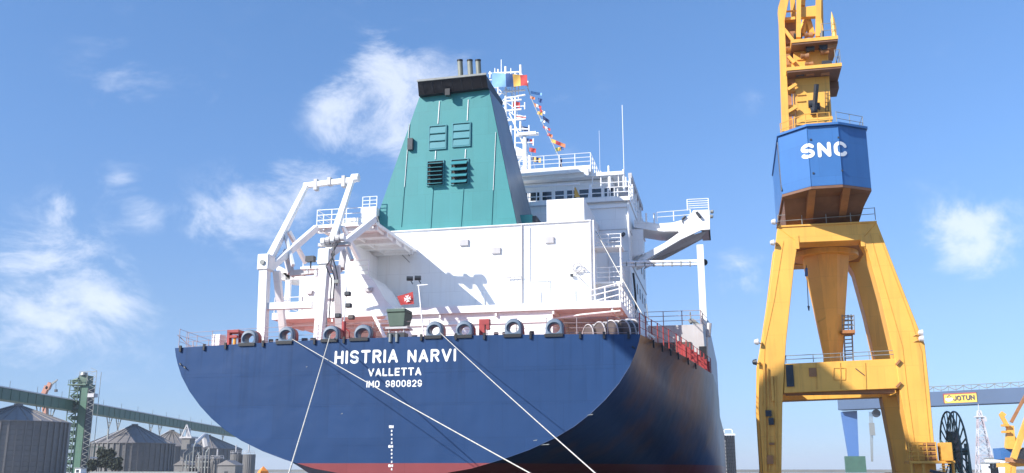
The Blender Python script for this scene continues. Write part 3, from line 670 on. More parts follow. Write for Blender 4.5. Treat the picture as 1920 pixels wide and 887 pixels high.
# stowed deck crane: post on the side and boom to the house
pz0 = 8.8; a = at(1324, 640, 76); b = at(1312, 460, 76)
cp = MB().bar((b.x+.02, 76, pz0), (b.x+.02, 76, b.z), .52, .52).build('hose_crane_post', WHITE, ship)
MB().tube(at(1165, 492, 76.4), at(1320, 489, 76.4), .11, 10).build('boom_tube', WHITEP, cp)
MB().tube(at(1165, 498, 76.4)-Vector((0, 0, .02)), at(1318, 495, 76.4), .1, 10).build('boom_tube', WHITEP, cp)
for k in range(9):
    p = at(1175+17*k, 495, 76.4); MB().box(p.x-.05, p.x+.05, 76.3, 76.5, p.z-.2, p.z+.2).build('boom_clamp', GREYM, cp)
MB().lathe(at(1321, 492, 76.2), [(.0, -.1), (.25, -.1), (.25, .1), (0, .1)], 12, 'y').build('boom_pivot', DARK, cp)
# grey side bulwark block by the crane post
g0 = at(1232, 608, 73).x; gz = at(1290, 609, 73).z
gm = MB().prism([Vector((CX+deckhw(73)-.05, 73, 8.7)), Vector((-5.8, 73, 8.7)), Vector((-5.8, 73, gz)), Vector((CX+deckhw(73)-.2, 73, gz))], (0, .2, 0))
gbw = gm.build('side_screen', GREYW, ship)
MB().prism([Vector((CX+deckhw(73)-.22, 73.2, 8.7)), Vector((CX+deckhw(73)-.22, 73.2, gz)), Vector((CX+17.3, 80, gz)), Vector((CX+17.43, 100.5, gz)), Vector((CX+17.43, 100.5, 8.7)), Vector((CX+17.3, 80, 8.7))], (-.2, 0, 0)).build('side_wall', GREYW, gbw)
a = at(1320, 662, 72.95); MB().box(a.x-.35, a.x+.2, 72.9, 72.99, a.z-1.1, a.z+.5).build('opening', BLACK, gbw)
a = at(1257, 652, 72.9)
MB().box(-5.3, -2.6, 72.9, 72.99, 8.9, gz-1.3).build('recess_shade_panel', BROWND, gbw)  # flat brown panel, the shade of a recess put into its colour
railing([(-6, 73.2, gz), (CX+deckhw(73)-.3, 73.2, gz), (CX+17.2, 80, gz)], 1.1, gbw, RAILW, deep=True, gap=1.3, r=.025)
# small davit jib next to the post
a = at(1296, 608, 73.5); b = at(1294, 585, 73.5)
MB().tube(a, b, .05).bar(at(1296, 600, 73.5), at(1312, 612, 73.5), .28, .3).bar(at(1292, 599, 73.5), at(1296, 606, 73.5), .2).build('small_jib', GREYM, ship)
MB().tube(at(1328, 632, 73.6), at(1330, 606, 73.6), .18).build('life_raft_canister', GREYW, ship)
# starboard side rail, red stanchions
RP = [(CX+deckhw(Y)-.08, Y, 8.85) for Y in (52.3, 54.9, 59.1, 61.2, 64.4, 70.5, 75.5)]
railing(RP, 1.15, ship, RED, 3, 1.6, .016, .035)
for k in range(9):
    Y = 62+k*1.55; X = CX+deckhw(Y)-.06
    MB().box(X-.12, X+.07, Y, Y+.1, 8.8, 9.65).build('red_bracket', RED, ship)
    if k % 3 == 1: MB().box(X-.4, X+.02, Y+.15, Y+.75, 8.85, 9.6).build('red_pipe_clamp', RED, ship)
for Y in (54.9, 57, 59.1, 61.2, 64.4, 67.5):
    X = CX+deckhw(Y); MB().box(X-.04, X+.06, Y-.08, Y+.08, 8.4, 8.85).build('rail_foot', BLACK, ship)
MB().tube(at(1212, 570, 62), at(1216, 600, 60), .03).build('rail_stay', GREYM, ship)
# mooring winches on the starboard quarter
def winch(xc, y0, wpx, Y, r):
    c = at(xc, y0, Y); w0 = MB().lathe((c.x, Y, 9.0+r*.72), [(.0, -wpx), (r*.72, -wpx), (r*.72, wpx), (0, wpx)], 26, 'x').build('winch_drum', BROWND, ship, smooth=False)
    for s in (-1, 1):
        MB().lathe((c.x+s*wpx, Y, 9.0+r*.72), [(.0, -.05), (r, -.05), (r, .05), (0, .05)], 28, 'x').build('drum_flange', WHITEP if s > 0 else GREYW, w0)
    return w0
for x, ytop, r, Y in ((1107, 608, .70, 56.2), (1127, 603, .84, 55.6), (1149, 600, .95, 55.0), (1171, 599, .95, 54.5), (1180, 598, .98, 55.3)):
    tp_ = at(x, ytop, Y); c = Vector((tp_.x, Y, tp_.z-r)); axd = Vector((.80, .60, 0)); hwid = .16 if x < 1185 else .34
    tb = Vector((axd.y, -axd.x, 0))
    def ringp(q, rr): return [c+axd*q+tb*rr*math.cos(k*math.pi/16)+Vector((0, 0, rr*math.sin(k*math.pi/16))) for k in range(32)]
    dr = MB().loft([ringp(-hwid, r*.93), ringp(hwid, r*.93)]).build('winch_drum', BROWND, ship)
    for q in (-hwid-.05, hwid): MB().loft([ringp(q, r*.93), ringp(q, r), ringp(q+.05, r), ringp(q+.05, r*.93)], True, False).build('drum_flange', GREYW, dr)
    MB().box(c.x-.12, c.x+.12, Y-.5, Y-.3, 8.9, c.z-.1).build('winch_foot', WHITEP, dr)
a = at(1208, 612, 54); MB().tube((a.x-.1, 54, 8.9), (a.x-.1, 54, 9.9), .2).box(a.x-.35, a.x+.2, 53.8, 54.2, 8.9, 9.2).tube((a.x+.1, 54, 9.2), (a.x+.5, 54.4, 8.9), .06).build('winch_gear_box', WHITEP, ship)
a = at(424, 640, 53.4); MB().box(a.x-.9, a.x-.3, 53.2, 54, 8.9, 9.75).build('winch_control_box', WHITEP, ship, bevel=.04)
# stair going down from slab to the deck near the green box
stl = MB(); A = at(700, 590, 62.0); B = at(740, 640, 60.0); B.z = 9
for s in (0, .9): stl.bar(A+Vector((s, 0, 0)), B+Vector((s, 0, 0)), .08, .25)
for k in range(10): p = A.lerp(B, (k+.5)/10); stl.box(p.x, p.x+.9, p.y-.12, p.y+.12, p.z, p.z+.04)
stl.build('inclined_ladder', WHITEP, ship)

# ---- port platform (lifeboat embarkation) with knee brackets
PY0, PY1 = 59.3, 68
pa = at(590, 428, PY0); pbq = at(706, 417, PY0); zp = pa.z
plat = MB().box(pa.x, pbq.x, PY0, PY1, zp, zp+.22).build('boat_platform', WHITE, ship)
for k in range(5):
    Y = PY0+.3+k*1.9; MB().box(pa.x+.05, pbq.x-.05, Y, Y+.12, zp-.3, zp-.002).build('platform_beam', WHITE, plat)
for X in (pa.x+.6, pa.x+2.1, pbq.x-.3): MB().box(X-.05, X+.05, PY0+.1, PY1-.05, zp-.2, zp-.004).build('platform_beam', WHITE, plat)
for X in (-25.9, ):
    MB().prism([Vector((X, PY1, zp-.3)), Vector((X, PY0+2.5, zp-.3)), Vector((X, PY1, zp-3.4))], (.15, 0, 0)).build('knee_bracket', WHITE, plat)
MB().prism([Vector((pa.x+.8, PY1, zp-.3)), Vector((pa.x+.8, PY0+4, zp-.3)), Vector((pa.x+.8, PY1, zp-2.4))], (.12, 0, 0)).build('knee_bracket', WHITE, plat)
railing([(pbq.x-.1, PY0+.1, zp+.2), (pa.x+.1, PY0+.1, zp+.2), (pa.x+.1, PY1, zp+.2)], 1.1, plat, deep=True, gap=1.1, r=.03)
for x, y in ((640, 415), (655, 412), (667, 410)): a = at(x, y, 60); MB().box(a.x-.2, a.x+.2, 59.9, 60.2, zp+.2, zp+.75).build('platform_locker', WHITEP, plat)
MB().box(-27.6, -26.02, 66, 78, 12.46, 19.3).build('port_house_wall', WHITE, ship)
# vent house on casing top at port side
a = at(680, 430, 68.6); b = at(708, 390, 68.6)
vh = MB().box(a.x, b.x, 68.3, 71, 19.3, b.z).build('vent_house', WHITE, ship)
railing([(a.x, 68.4, b.z), (b.x, 68.4, b.z)], .9, vh, deep=True, gap=.7, r=.03)
MB().box(b.x-.15, b.x+.3, 68, 68.3, b.z-1.2, b.z-.8).build('flood_light', DARK, vh)
MB().path([at(705, 400, 67.8), at(712, 420, 67.7), at(735, 445, 67.6), at(768, 480, 67.5)], .03, 4).path([at(712, 436, 67.7), at(768, 492, 67.5)], .03, 4).path([at(735, 445, 67.6), at(735, 460, 67.6)], .025, 4).path([at(752, 462, 67.6), at(752, 478, 67.6)], .025, 4).build('ladder_handrail', GREYM, cas)

# ---- lifeboat launching frame at the port quarter
dv = []
Yd = 53.8
L0, L1 = at(497, 500, Yd), at(610, 490, Yd)
B0, B1 = Vector((at(492, 640, Yd).x, Yd, 8.9)), Vector((at(597, 640, Yd).x, Yd, 8.9))
frame = MB().bar(B0, L0, .55, .5).build('lifeboat_frame_leg', WHITE, ship, bevel=.02)
leg2 = MB().bar(B1, L1, .55, .5).build('lifeboat_frame_leg', WHITE, ship, bevel=.02)
for (Bq, Lq) in ((B0, L0), (B1, L1)):
    MB().bar(Bq+Vector((.3, 2.6, 0)), Lq+Vector((.55, .5, -.2)), .4, .35).build('lifeboat_frame_brace', WHITE, ship)
    MB().box(Bq.x-.4, Bq.x+.4, Yd-.4, Yd+3, 8.9, 9.05).build('frame_foot', DECK, ship)
MB().bar(at(500, 575, Yd+.1), at(586, 572, Yd+.1), .35, .42).build('lifeboat_frame_crossbar', WHITE, ship, bevel=.02)
# swinging arms and top bar
T0, T1 = at(575, 348, 61.5), at(660, 338, 61.0)
arms = []
for p, q in ((L0, T0), (L1, T1)):
    arm = MB().bar(p+Vector((0, 0, -.1)), q, .46, .46, .32, .32).build('swing_arm', WHITE, ship, bevel=.02); arms.append(arm)
MB().bar(T0-Vector((.2, 0, 0)), T1+Vector((.2, 0, .02)), .34, .36).build('top_crossbar', WHITE, ship, bevel=.02)
for f_ in (.22, .52, .83):
    p = T0.lerp(T1, f_); MB().box(p.x-.12, p.x+.12, p.y-.25, p.y+.25, p.z-.45 if f_ != .52 else p.z-.2, p.z+.35).build('hanging_block', GREYW, ship)
p = T1+Vector((.25, 0, .15)); MB().lathe(p, [(0, -.25), (.3, -.25), (.3, .25), (0, .25)], 10, 'x').build('arm_head', WHITE, ship)
# triangular stay on each arm and cradle ramp to the platform
for p, q, yy in ((L0, T0, 0), (L1, T1, 1)):
    kpt = p.lerp(q, .42); fpt = Vector((p.x+1.1, p.y+1.6, p.z+.35))
    MB().bar(kpt, fpt, .2, .22).build('arm_stay', WHITE, ship)
    MB().bar(kpt+Vector((.25, .2, -.1)), kpt+Vector((.8, 1.9, -1.9)), .24, .24).build('arm_stay', WHITE, ship)
R0, R1 = at(594, 427, PY0-.1), at(702, 411, PY0-.1)
MB().bar(L0+Vector((.15, .2, -.15)), R0, .34, .42).build('cradle_ramp', WHITE, ship, bevel=.02)
MB().bar(L1+Vector((.25, .2, .5)), R1, .34, .42).build('cradle_ramp', WHITE, ship, bevel=.02)
U = [at(536, 470, 56.5), at(545, 513, 56), at(640, 504, 56), at(645, 470, 56.5)]
for i in range(3): MB().bar(U[i], U[i+1], .36, .36).build('cradle_yoke', GREYW, ship)
# hinge drums and hoses at both pivots
for q, big in ((L0, 0), (L1, 1)):
    MB().box(q.x-.38, q.x+.38, Yd-.35, Yd+.6, q.z-.25, q.z+.75).build('pivot_bracket', WHITE, ship, bevel=.05)
    if big:
        for k in range(5): MB().lathe((q.x-.1+k*.32, Yd-.2, q.z+1.2+k*.05), [(0, -.12), (.24, -.12), (.24, .12), (0, .12)], 12, 'x').build('winch_sheave', GREYW if k % 2 else WHITEP, ship)
        MB().box(q.x-.5, q.x+1.5, Yd-.1, Yd+.3, q.z+.95, q.z+1.15).build('winch_bed', GREYW, ship)
        for k in range(3):
            s = q+Vector((.5+k*.2, -.3, 1.0)); MB().path([s, s+Vector((.3-.3*k, -.2, -.7)), s+Vector((-.25+.1*k, -.15, -1.4)), s+Vector((.1, 0, -2.2)), s+Vector((0, .1, -4.6+k))], .04, 5).build('hydraulic_hose', DARK, ship)
    else:
        MB().lathe((q.x, Yd-.4, q.z+.2), [(0, -.05), (.16, -.05), (.16, .05), (0, .05)], 10, 'y').build('pivot_pin', GREYM, ship)
a = at(583, 488, 55); MB().box(a.x-.3, a.x+.25, 54.8, 55.2, a.z-.1, a.z+.25).tube(a, a-Vector((0, 0, .5)), .05).build('flood_light', DARK, ship)
a = at(585, 502, 55.2); MB().box(a.x-.7, a.x+.8, 55, 55.5, a.z-.1, a.z+.05).tube(a+Vector((.3, 0, 0)), a+Vector((.3, 0, -.6)), .12).tube(a-Vector((.3, 0, 0)), a+Vector((-.3, 0, -.4)), .1).build('lamp_platform', WHITEP, ship)
p = at(632, 610, 53.6); MB().bar(at(611, 570, 54.4), at(609, 635, 54.4), .12, .3).build('cable_pipe', GREYM, ship)

# ---- funnel
FY0, FY1 = 69.0, 74.0
FB = [(-26.3, 19.5), (-26.35, 21.0), (-23.1, 30.75), (-17.35, 30.95), (-15.05, 19.5)]
def fx(side, z):   # left/right edge of aft face at height z
    if side < 0: return -26.3 if z < 21 else -26.35+(z-21)/(30.75-21)*3.25
    return -15.05-(z-19.5)/(30.95-19.5)*2.3
aft = [Vector((x, FY0, z)) for x, z in FB]
# fore face narrower at top than deep at the bottom
fore = [Vector((-26.3, FY1+1, 19.5)), Vector((-26.3, FY1+.9, 21)), Vector((-23.0, FY1-.6, 30.8)), Vector((-17.1, FY1-.6, 30.9)), Vector((-14.5, FY1+.6, 19.5))]
m = MB(); m.loft([aft, fore]); fun = m.build('funnel', TEAL, ship)
sa, sb, sc_, sd = aft[3], fore[3], fore[4], aft[4]
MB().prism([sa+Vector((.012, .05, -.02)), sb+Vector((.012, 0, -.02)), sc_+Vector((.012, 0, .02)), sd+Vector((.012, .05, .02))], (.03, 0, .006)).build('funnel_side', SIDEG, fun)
zc = 31.0
capL = at(783, 153, 67.9); capR = at(911, 140, 67.9)
cap = MB().hexa([Vector(v) for v in ((-23.0, 68.55, 30.72), (-17.3, 68.55, 30.92), (-17.3, 73.4, 30.92), (-23.0, 73.4, 30.72), (capL.x, 67.9, capL.z), (capR.x, 67.9, capR.z), (capR.x, 73.8, capR.z), (capL.x, 73.8, capL.z))]).build('funnel_cap', BLACK, fun)
MB().bar(capL+Vector((-.05, -.02, .05)), capR+Vector((.05, -.02, .05)), .12, .16).build('cap_rim', GREYM, fun)
for k in range(7): 
    X = -22.6+k*.8; MB().bar((X+.1, 68.5, 30.75), (X+.05, 67.89, capL.z-.15), .03, .05).build('cap_rib', DARK, fun)
a = at(840, 172, 68.4); MB().box(a.x-.2, a.x+.2, 68.2, 68.6, a.z-.35, a.z+.2).build('cap_lamp', BLACK, fun)
for x in (863, 881.5, 897):
    a = at(x+3, 143, 70); b = at(x, 117, 70); b.x = a.x-.12
    pz = MB().tube((a.x, 70, 31.2), (b.x, 69.8, b.z), .22, 16).build('exhaust_pipe', PIPEM, fun, smooth=False)
    MB().tube((b.x, 69.8, b.z), (b.x, 69.78, b.z+.13), .245, 16).build('pipe_rim', BLACK, pz)
MB().lathe((at(829, 145, 70).x, 70, 31.75), [(.3, 0), (.3, .15), (.48, .2), (.48, .32), (.2, .42), (0, .42)], 16).build('vent_cowl', PIPEM, fun)
for x in (807, 812): MB().tube((at(x, 148, 69).x, 69, 31.5), (at(x, 148, 69).x, 69, 31.95), .14, 8).build('small_vent', DARK, fun)
# vertical gutters on the aft face, the white ones with highlights put into their colour
for (x0, y0, x1, y1) in ((824, 190, 821, 232), (817, 283, 816, 299), (878, 187, 876, 226), (873, 280, 872, 297), (767, 232, 752, 425), (929, 248, 921, 425), (812, 350, 807, 428), (869, 350, 864, 424)):
    a = at(x0, y0, 68.97); b = at(x1, y1, 68.97); MB().bar(a, b, .055, .04).build('gutter_or_highlight', FLG['white'] if y0 < 340 and not(y0==232 or y0==248) else TEAL, fun)
    if y0 in (232, 248):
        MB().bar(a+Vector((.03, -.02, 0)), a.lerp(b, .62)+Vector((.03, -.02, 0)), .03, .03).build('gutter_or_highlight', FLG['white'], fun)  # white strip painting the highlight along the teal bar
MB().bar((fx(1, 19.6), 68.97, 19.6), (fx(1, 30.8), 68.97, 30.8), .05, .05).build('corner_trim', TEAL, fun)
TEALL = paint('louvre_teal_paint', (.05, .23, .27), .5, .06)
def louvre(x0, y0, x1, y1, n, openn):
    a = at(x0, y1, 68.99); b = at(x1, y0, 68.99); t = .07; Y = 68.88
    f = MB().box(a.x, a.x+t, Y, 69.01, a.z, b.z).box(b.x-t, b.x, Y, 69.01, a.z, b.z).box(a.x+t, b.x-t, Y, 69.01, a.z, a.z+t).box(a.x+t, b.x-t, Y, 69.01, b.z-t, b.z).build('louvre_frame', TEALL, fun)
    if openn: MB().box(a.x+t, b.x-t, 68.955, 68.985, a.z+t, b.z-t).build('louvre_opening', BLACK, fun)
    H = (b.z-a.z-2*t)/n; ex = 0 if not openn else .02
    for k in range(n):
        z0 = a.z+t+k*H; hgt = H*(.86 if not openn else (.62 if openn == 1 else .8)); o = .06 if not openn else .42
        MB().hexa([Vector(v) for v in ((a.x+t+.02, 68.95-o, z0), (b.x-t-.02+ex, 68.95-o, z0), (b.x-t-.02, 68.95, z0+hgt*.9), (a.x+t+.02, 68.95, z0+hgt*.9), (a.x+t+.02, 68.93-o, z0+.04), (b.x-t-.02+ex, 68.93-o, z0+.04), (b.x-t-.02, 68.92, z0+hgt), (a.x+t+.02, 68.92, z0+hgt))]).build('slat', TEALL, fun)
louvre(804, 234, 838, 282, 3, 0); louvre(848, 229, 883, 277, 3, 0)
louvre(800, 300, 833, 350, 6, 1); louvre(845, 297, 879, 348, 4, 2)
a = at(765, 282, 68.9); b = at(775, 260, 68.9); 
MB().box(a.x, b.x, 68.7, 69.01, a.z, b.z).build('side_hatch', DARK, fun)
MB().box(-15.2, -14.2, 70.5, 73, 19.5, 20.9).build('funnel_foot', TEAL, fun)
MB().box(-14.2, -13.9, 70.6, 72.6, 20.2, 20.8).build('funnel_foot_vent', DARK, fun)
# dim recess aft of bridge with rails
MB().box(-17.5, -13.0, 75.2, 77.9, 19.5, 22.3).build('aft_bridge_house', WHITE, ship)

# ---- radar mast
MY = 82
mast = MB()
def mt(x, y): return at(x, y, MY)
ms = MB().tube(mt(934, 130), mt(934, 340)-Vector((0, 0, 2)), .085).tube(mt(948, 125), mt(950, 340)-Vector((0, 0, 2)), .11).tube(mt(966, 135), mt(966, 330), .07).build('radar_mast', WHITEP, ship)
for x0, x1, y, d in ((916, 976, 138, 0), (948, 985, 172, 0), (950, 985, 184, -3), (946, 978, 208, 0), (950, 985, 226, 0), (950, 978, 190, 0), (968, 1010, 254, 0)):
    MB().tube(mt(x0, y), mt(x1, y-3+d), .09 if y != 254 else .16).build('mast_arm', WHITEP, ms)
MB().tube(mt(976, 122), mt(977, 150), .12).build('mast_antenna', WHITEP, ms)
MB().tube(mt(940, 112), mt(940, 138), .04).tube(mt(919, 134), mt(919, 146), .07).build('mast_antenna', WHITEP, ms)
for x, y in ((946, 232), (976, 232), (958, 240)): MB().tube(mt(x, y-4), mt(x, y+14), .1).build('mast_lamp', WHITEP, ms)
MB().prism([mt(962, 272), mt(964, 292), mt(986, 291), mt(988, 284)], (0, 1.2, 0)).build('radar_platform', WHITE, ms)
MB().tube(mt(984, 258), mt(985, 345), .2).tube(mt(993, 292), mt(994, 345), .13).tube(mt(972, 304), mt(986, 292), .07).tube(mt(955, 212), mt(984, 275), .07).build('lower_mast', WHITEP, ms)
for y in (150, 163, 176, 192, 205): MB().tube(mt(925, y), mt(948, y-1), .05).build('mast_rung', WHITEP, ms)
MB().tube(mt(925, 140), mt(925, 215), .07).tube(mt(960, 150), mt(961, 215), .05).build('mast_ladder_stile', WHITEP, ms)
MB().box(mt(972, 253).x, mt(1006, 253).x, MY-.4, MY-.2, mt(972, 256).z, mt(972, 251).z).build('radar_scanner', WHITEP, ms)
for x, y in ((975, 338), (980, 320), (972, 310), (1000, 344)): MB().tube(mt(x, y-7), mt(x+2, y+7), .12).build('mast_base_fitting', WHITEP, ms)
for x in (955, 965, 975): MB().box(mt(x, 145).x, mt(x, 145).x+.25, MY-.1, MY+.1, mt(x, 152).z, mt(x, 140).z).build('mast_box', WHITEP, ms)

for k in range(11):
    y0 = 150+k*16; MB().tube(mt(934, y0), mt(949, y0+15), .045, 5).tube(mt(949, y0), mt(934, y0+15), .045, 5).build('mast_brace', WHITEP, ms)
for k in range(7):
    y0 = 140+k*13; MB().tube(mt(949, y0), mt(966, y0+12), .04, 5).build('mast_brace', WHITEP, ms)
for x0, x1, y in ((918, 934, 150), (918, 934, 165), (966, 990, 160), (966, 984, 200), (950, 992, 243), (926, 948, 196), (966, 1000, 268)):
    MB().tube(mt(x0, y), mt(x1, y-1), .06, 6).build('yard', WHITEP, ms); MB().tube(mt(x1, y-8), mt(x1, y+5), .07, 6).build('yard_lamp', WHITEP, ms)
for x, y0, y1 in ((958, 128, 140), (928, 128, 140), (972, 160, 185), (986, 145, 160)): MB().tube(mt(x, y0), mt(x, y1), .05, 6).build('mast_antenna', WHITEP, ms)
for k in range(6): MB().tube(mt(984, 292+k*9), mt(994, 298+k*9), .04, 5).build('mast_brace', WHITEP, ms)
# ---- dressing flags
ga = 'signal flags hanging below the radar mast'; gbb = 'signal flags strung from mast to bridge'
hf = cloth('national_flag', (at(922, 136, 81.2), at(988, 141, 81.2), at(990, 161, 81.2), at(922, 164, 81.2)), ['sky', 'sky', 'blue', 'yellow', 'red'], 'large blue, yellow and red flag streaming at the mast top', 'flag', None, wave=.12)
def sflag(x, y, w_, h_, cols, label, grp, vert=True, slant=3):
    a = mt(x, y-h_/2); b = mt(x+w_, y-h_/2+slant); c = mt(x+w_, y+h_/2+slant); d = mt(x, y+h_/2)
    return cloth('signal_flag', (a, b, c, d), cols, label, 'flag', grp, vert, .05, 6)
sflag(961, 195, 14, 12, ['red'], 'plain red flag, uppermost on the line beside the mast', ga)
sflag(968, 219, 18, 9, ['white', 'red', 'white', 'blue'], 'white, red and blue striped flag below the plain red one', ga, False)
sflag(975, 240, 17, 8, ['navy', 'white', 'navy'], 'dark blue and white flag above the radar scanner', ga, False)
sflag(988, 263, 11, 8, ['blue', 'red'], 'small blue and red flag just below the radar scanner', ga)
sflag(992, 280, 13, 8, ['red'], 'small red pennant between radar scanner and striped flag', ga)
sflag(997, 298, 17, 9, ['navy', 'yellow', 'navy', 'yellow'], 'black and yellow vertically striped flag right of the mast foot', ga)
sflag(1007, 320, 10, 9, ['red', 'orange'], 'red and orange flag next to the roof railing', ga)
sflag(1007, 336, 13, 7, ['yellow', 'green'], 'yellow and green flag lowest on the line beside the mast', ga)
sflag(995, 173, 21, 5, ['sky'], 'bright blue pennant at the top of the long flag line', gbb, slant=4)
sflag(994, 182, 9, 5, ['orange'], 'small orange flag near the top of the long flag line', gbb)
sflag(1009, 187, 8, 8, ['blue'], 'small dark blue flag right of the orange one', gbb)
sflag(1001, 196, 14, 6, ['orange', 'white', 'red'], 'orange, white and red pennant on the long flag line', gbb, slant=6)
sflag(1012, 206, 10, 5, ['red', 'white'], 'little red and white pennant above the yellow one', gbb, slant=6)
sflag(1007, 211, 10, 6, ['yellow'], 'small plain yellow flag on the long flag line', gbb)
sflag(1018, 220, 12, 7, ['navy'], 'navy pennant slanting below the yellow flag', gbb, slant=9)
sflag(1013, 225, 9, 5, ['sky', 'white'], 'light blue and white flag on the long flag line', gbb)
sflag(1018, 237, 14, 5, ['red', 'white', 'red'], 'red and white striped pennant halfway down the long line', gbb, slant=7)
sflag(1026, 251, 10, 6, ['red', 'orange'], 'red flag just above the big yellow and red pennant', gbb, slant=5)
sflag(1033, 263, 27, 7, ['yellow', 'red', 'orange'], 'long yellow and red pennant, the biggest on the flag line', gbb, slant=11)
sflag(1041, 281, 16, 7, ['green', 'yellow', 'blue'], 'olive, yellow and blue flag below the big pennant', gbb, slant=-3)
sflag(1049, 303, 5, 18, ['navy'], 'narrow navy flag hanging straight down against the sky', gbb)
sflag(1052, 326, 10, 6, ['blue'], 'blue pennant blown across the roof railing', gbb, slant=-12)
sflag(1065, 351, 6, 8, ['red'], 'small red flag hanging in front of the bridge roof edge', gbb)
sflag(1058, 363, 7, 8, ['red'], 'dark red flag in front of the bridge windows', gbb)
yf = cloth('signal_flag', (at(1077, 352, 77.3), at(1079, 351, 77.3), at(1088, 370, 77.3), at(1077, 370, 77.3)), ['yellow'], 'triangular yellow flag just above the white vent trunk', 'flag', gbb, True, .03, 6)
pts = [mt(988, 160), mt(994, 178), mt(1003, 200), mt(1018, 232), mt(1033, 262), mt(1046, 290), mt(1056, 318), mt(1068, 345), at(1092, 378, 77.3), at(1098, 398, 76)]
tag(MB().path(pts, .035, 4).build('flag_line', ROPE), 'long thin line of signal flags from mast top down to the vent trunk', 'line')
pts = [mt(955, 165), mt(966, 200), mt(980, 240), mt(994, 280), mt(1006, 325), mt(1012, 342)]
tag(MB().path(pts, .02, 4).build('flag_line', ROPE), 'thin line of signal flags close beside the radar mast', 'line')

# ------------------------------------------------------------------ mooring ropes
def rope(a, b, r, label, sag=.35, name='mooring_rope'):
    a = Vector(a); b = Vector(b); pts = []
    for i in range(25):
        t = i/24; p = a.lerp(b, t); p.z -= sag*4*t*(1-t)*.5; pts.append(p)
    rings = []; d = (b-a).normalized(); u = d.cross(Vector((0, 0, 1))).normalized(); v = u.cross(d)
    for p in pts: rings.append([p+u*r*math.cos(k*math.pi/4)+v*r*math.sin(k*math.pi/4) for k in range(8)])
    return tag(MB().loft(rings).build(name, ROPE, smooth=True), label, 'rope', 'mooring ropes running ashore from the stern' if name == 'mooring_rope' else None)
def ext(a, x, y, Y, t): b = at(x, y, Y); return Vector(a)+(b-Vector(a))*t
a = Vector((CH[536][0].x+.35, 52.2, CH[536][1]-.25)); rope(a, ext(a, 1000, 887, 27, 1.3), .019, 'rope from the second chock slanting across the ship name to lower right', .15)
a = Vector((CH[620][0].x-.05, 52.2, CH[620][1]+.0)); rope(a, ext(a, 541, 887, 26, 1.3), .026, 'rope running steeply down to the lower left, left of the ship name', .15)
a = Vector((CH[814][0].x+.3, 52.2, CH[814][1]-.15)); rope(a, ext(a, 1120, 887, 27, 1.3), .019, 'rope slanting down right from the chock above the name\'s last letters', .15)
rope(at(1099, 400, 75.2), at(1211, 601, 53.8), .032, 'taut white line from the vent trunk down to the starboard quarter', .1, 'stay_line')
TR = None

# ------------------------------------------------------------------ harbour crane
C0 = Vector((6.8, 63.5, 0))
cr = thing('portal_crane', (6.8, 63.5, 0), 'tall yellow portal crane with blue machinery cab on the quay', 'crane')
CY, RY = 60.0, 67.0
def cp_(x, y, Y=CY): return at(x, y, Y)
def legpoly(pxs, Y, dep, name, mat=YELLOW, par=cr):
    return MB().prism([at(x, y, CY)+Vector((0, Y-CY, 0)) for x, y in pxs], (0, dep, 0)).build(name, mat, par, bevel=.025)
LEFT = [(1463, 428), (1503, 424), (1496, 492), (1474, 640), (1467, 760), (1465, 905), (1432, 905), (1422, 760), (1425, 660), (1430, 630), (1445, 540)]
RIGHT = [(1612, 417), (1643, 416), (1663, 468), (1700, 560), (1735, 650), (1744, 730), (1757, 905), (1714, 905), (1700, 820), (1684, 720), (1674, 680), (1650, 560), (1627, 470)]
LEFT = [(1458, 426), (1496, 455), (1489, 500), (1474, 640), (1467, 760), (1465, 905), (1432, 905), (1423, 760), (1424, 665), (1430, 632), (1444, 540)]
RIGHT = [(1615, 450), (1644, 417), (1664, 468), (1700, 560), (1734, 645), (1743, 730), (1758, 905), (1720, 905), (1705, 820), (1688, 735), (1680, 680), (1652, 560), (1627, 470)]
for Y in (CY, RY):
    d = 1.5
    legpoly(LEFT, Y, d, 'leg'); legpoly(RIGHT, Y, d, 'leg')
    legpoly([(1458, 426), (1644, 417), (1615, 450), (1496, 455)], Y+.004, d-.008, 'top_beam')
    legpoly([(1472, 682), (1684, 672), (1690, 728), (1470, 737)], Y+.05, d-.1, 'cross_beam')
for pl_ in ([(1469, 452), (1452, 560), (1434, 645), (1430, 760)], [(1632, 440), (1660, 540), (1692, 650), (1702, 740), (1716, 840)], [(1648, 440), (1708, 600), (1728, 660), (1737, 760), (1746, 850)]):
    pts_ = [cp_(x, y, CY-.01) for x, y in pl_]
    for a_, b_ in zip(pts_[:-1], pts_[1:]): MB().bar(a_, b_, .03, .03).build('weld_bead', YELLOW2, cr)
for x in (1530, 1575, 1622): MB().bar(cp_(x, 680, CY+.03), cp_(x+2, 730, CY+.03), .04, .04).build('weld_bead', YELLOW2, cr)
for x0_, y0_, x1_, y1_ in ((1563, 690, 1585, 690), (1563, 712, 1585, 712), (1563, 690, 1563, 712), (1585, 690, 1585, 712)): MB().bar(cp_(x0_, y0_, CY+.03), cp_(x1_, y1_, CY+.03), .035, .04).build('hatch_edge', YELLOW2, cr)
for x_, y_ in ((1494, 452), (1617, 447)): MB().box(cp_(x_, y_).x-.12, cp_(x_, y_).x+.12, CY-.04, CY, cp_(x_, y_).z-.5, cp_(x_, y_).z+.35).build('joint_plate', YELLOW, cr)
zt = cp_(1550, 421).z; zb = cp_(1550, 450).z
xl, xr_ = cp_(1458, 426).x, cp_(1644, 417).x
MB().box(xl+.35, xr_-.3, CY+1.5, RY, zt-1.0, zt-.1).build('top_deck', BROWN, cr)
for X in (xl+.2, xr_-1.3): MB().box(X, X+1.1, CY+1.5, RY, zb, zt-.12).build('side_beam', YELLOW, cr)
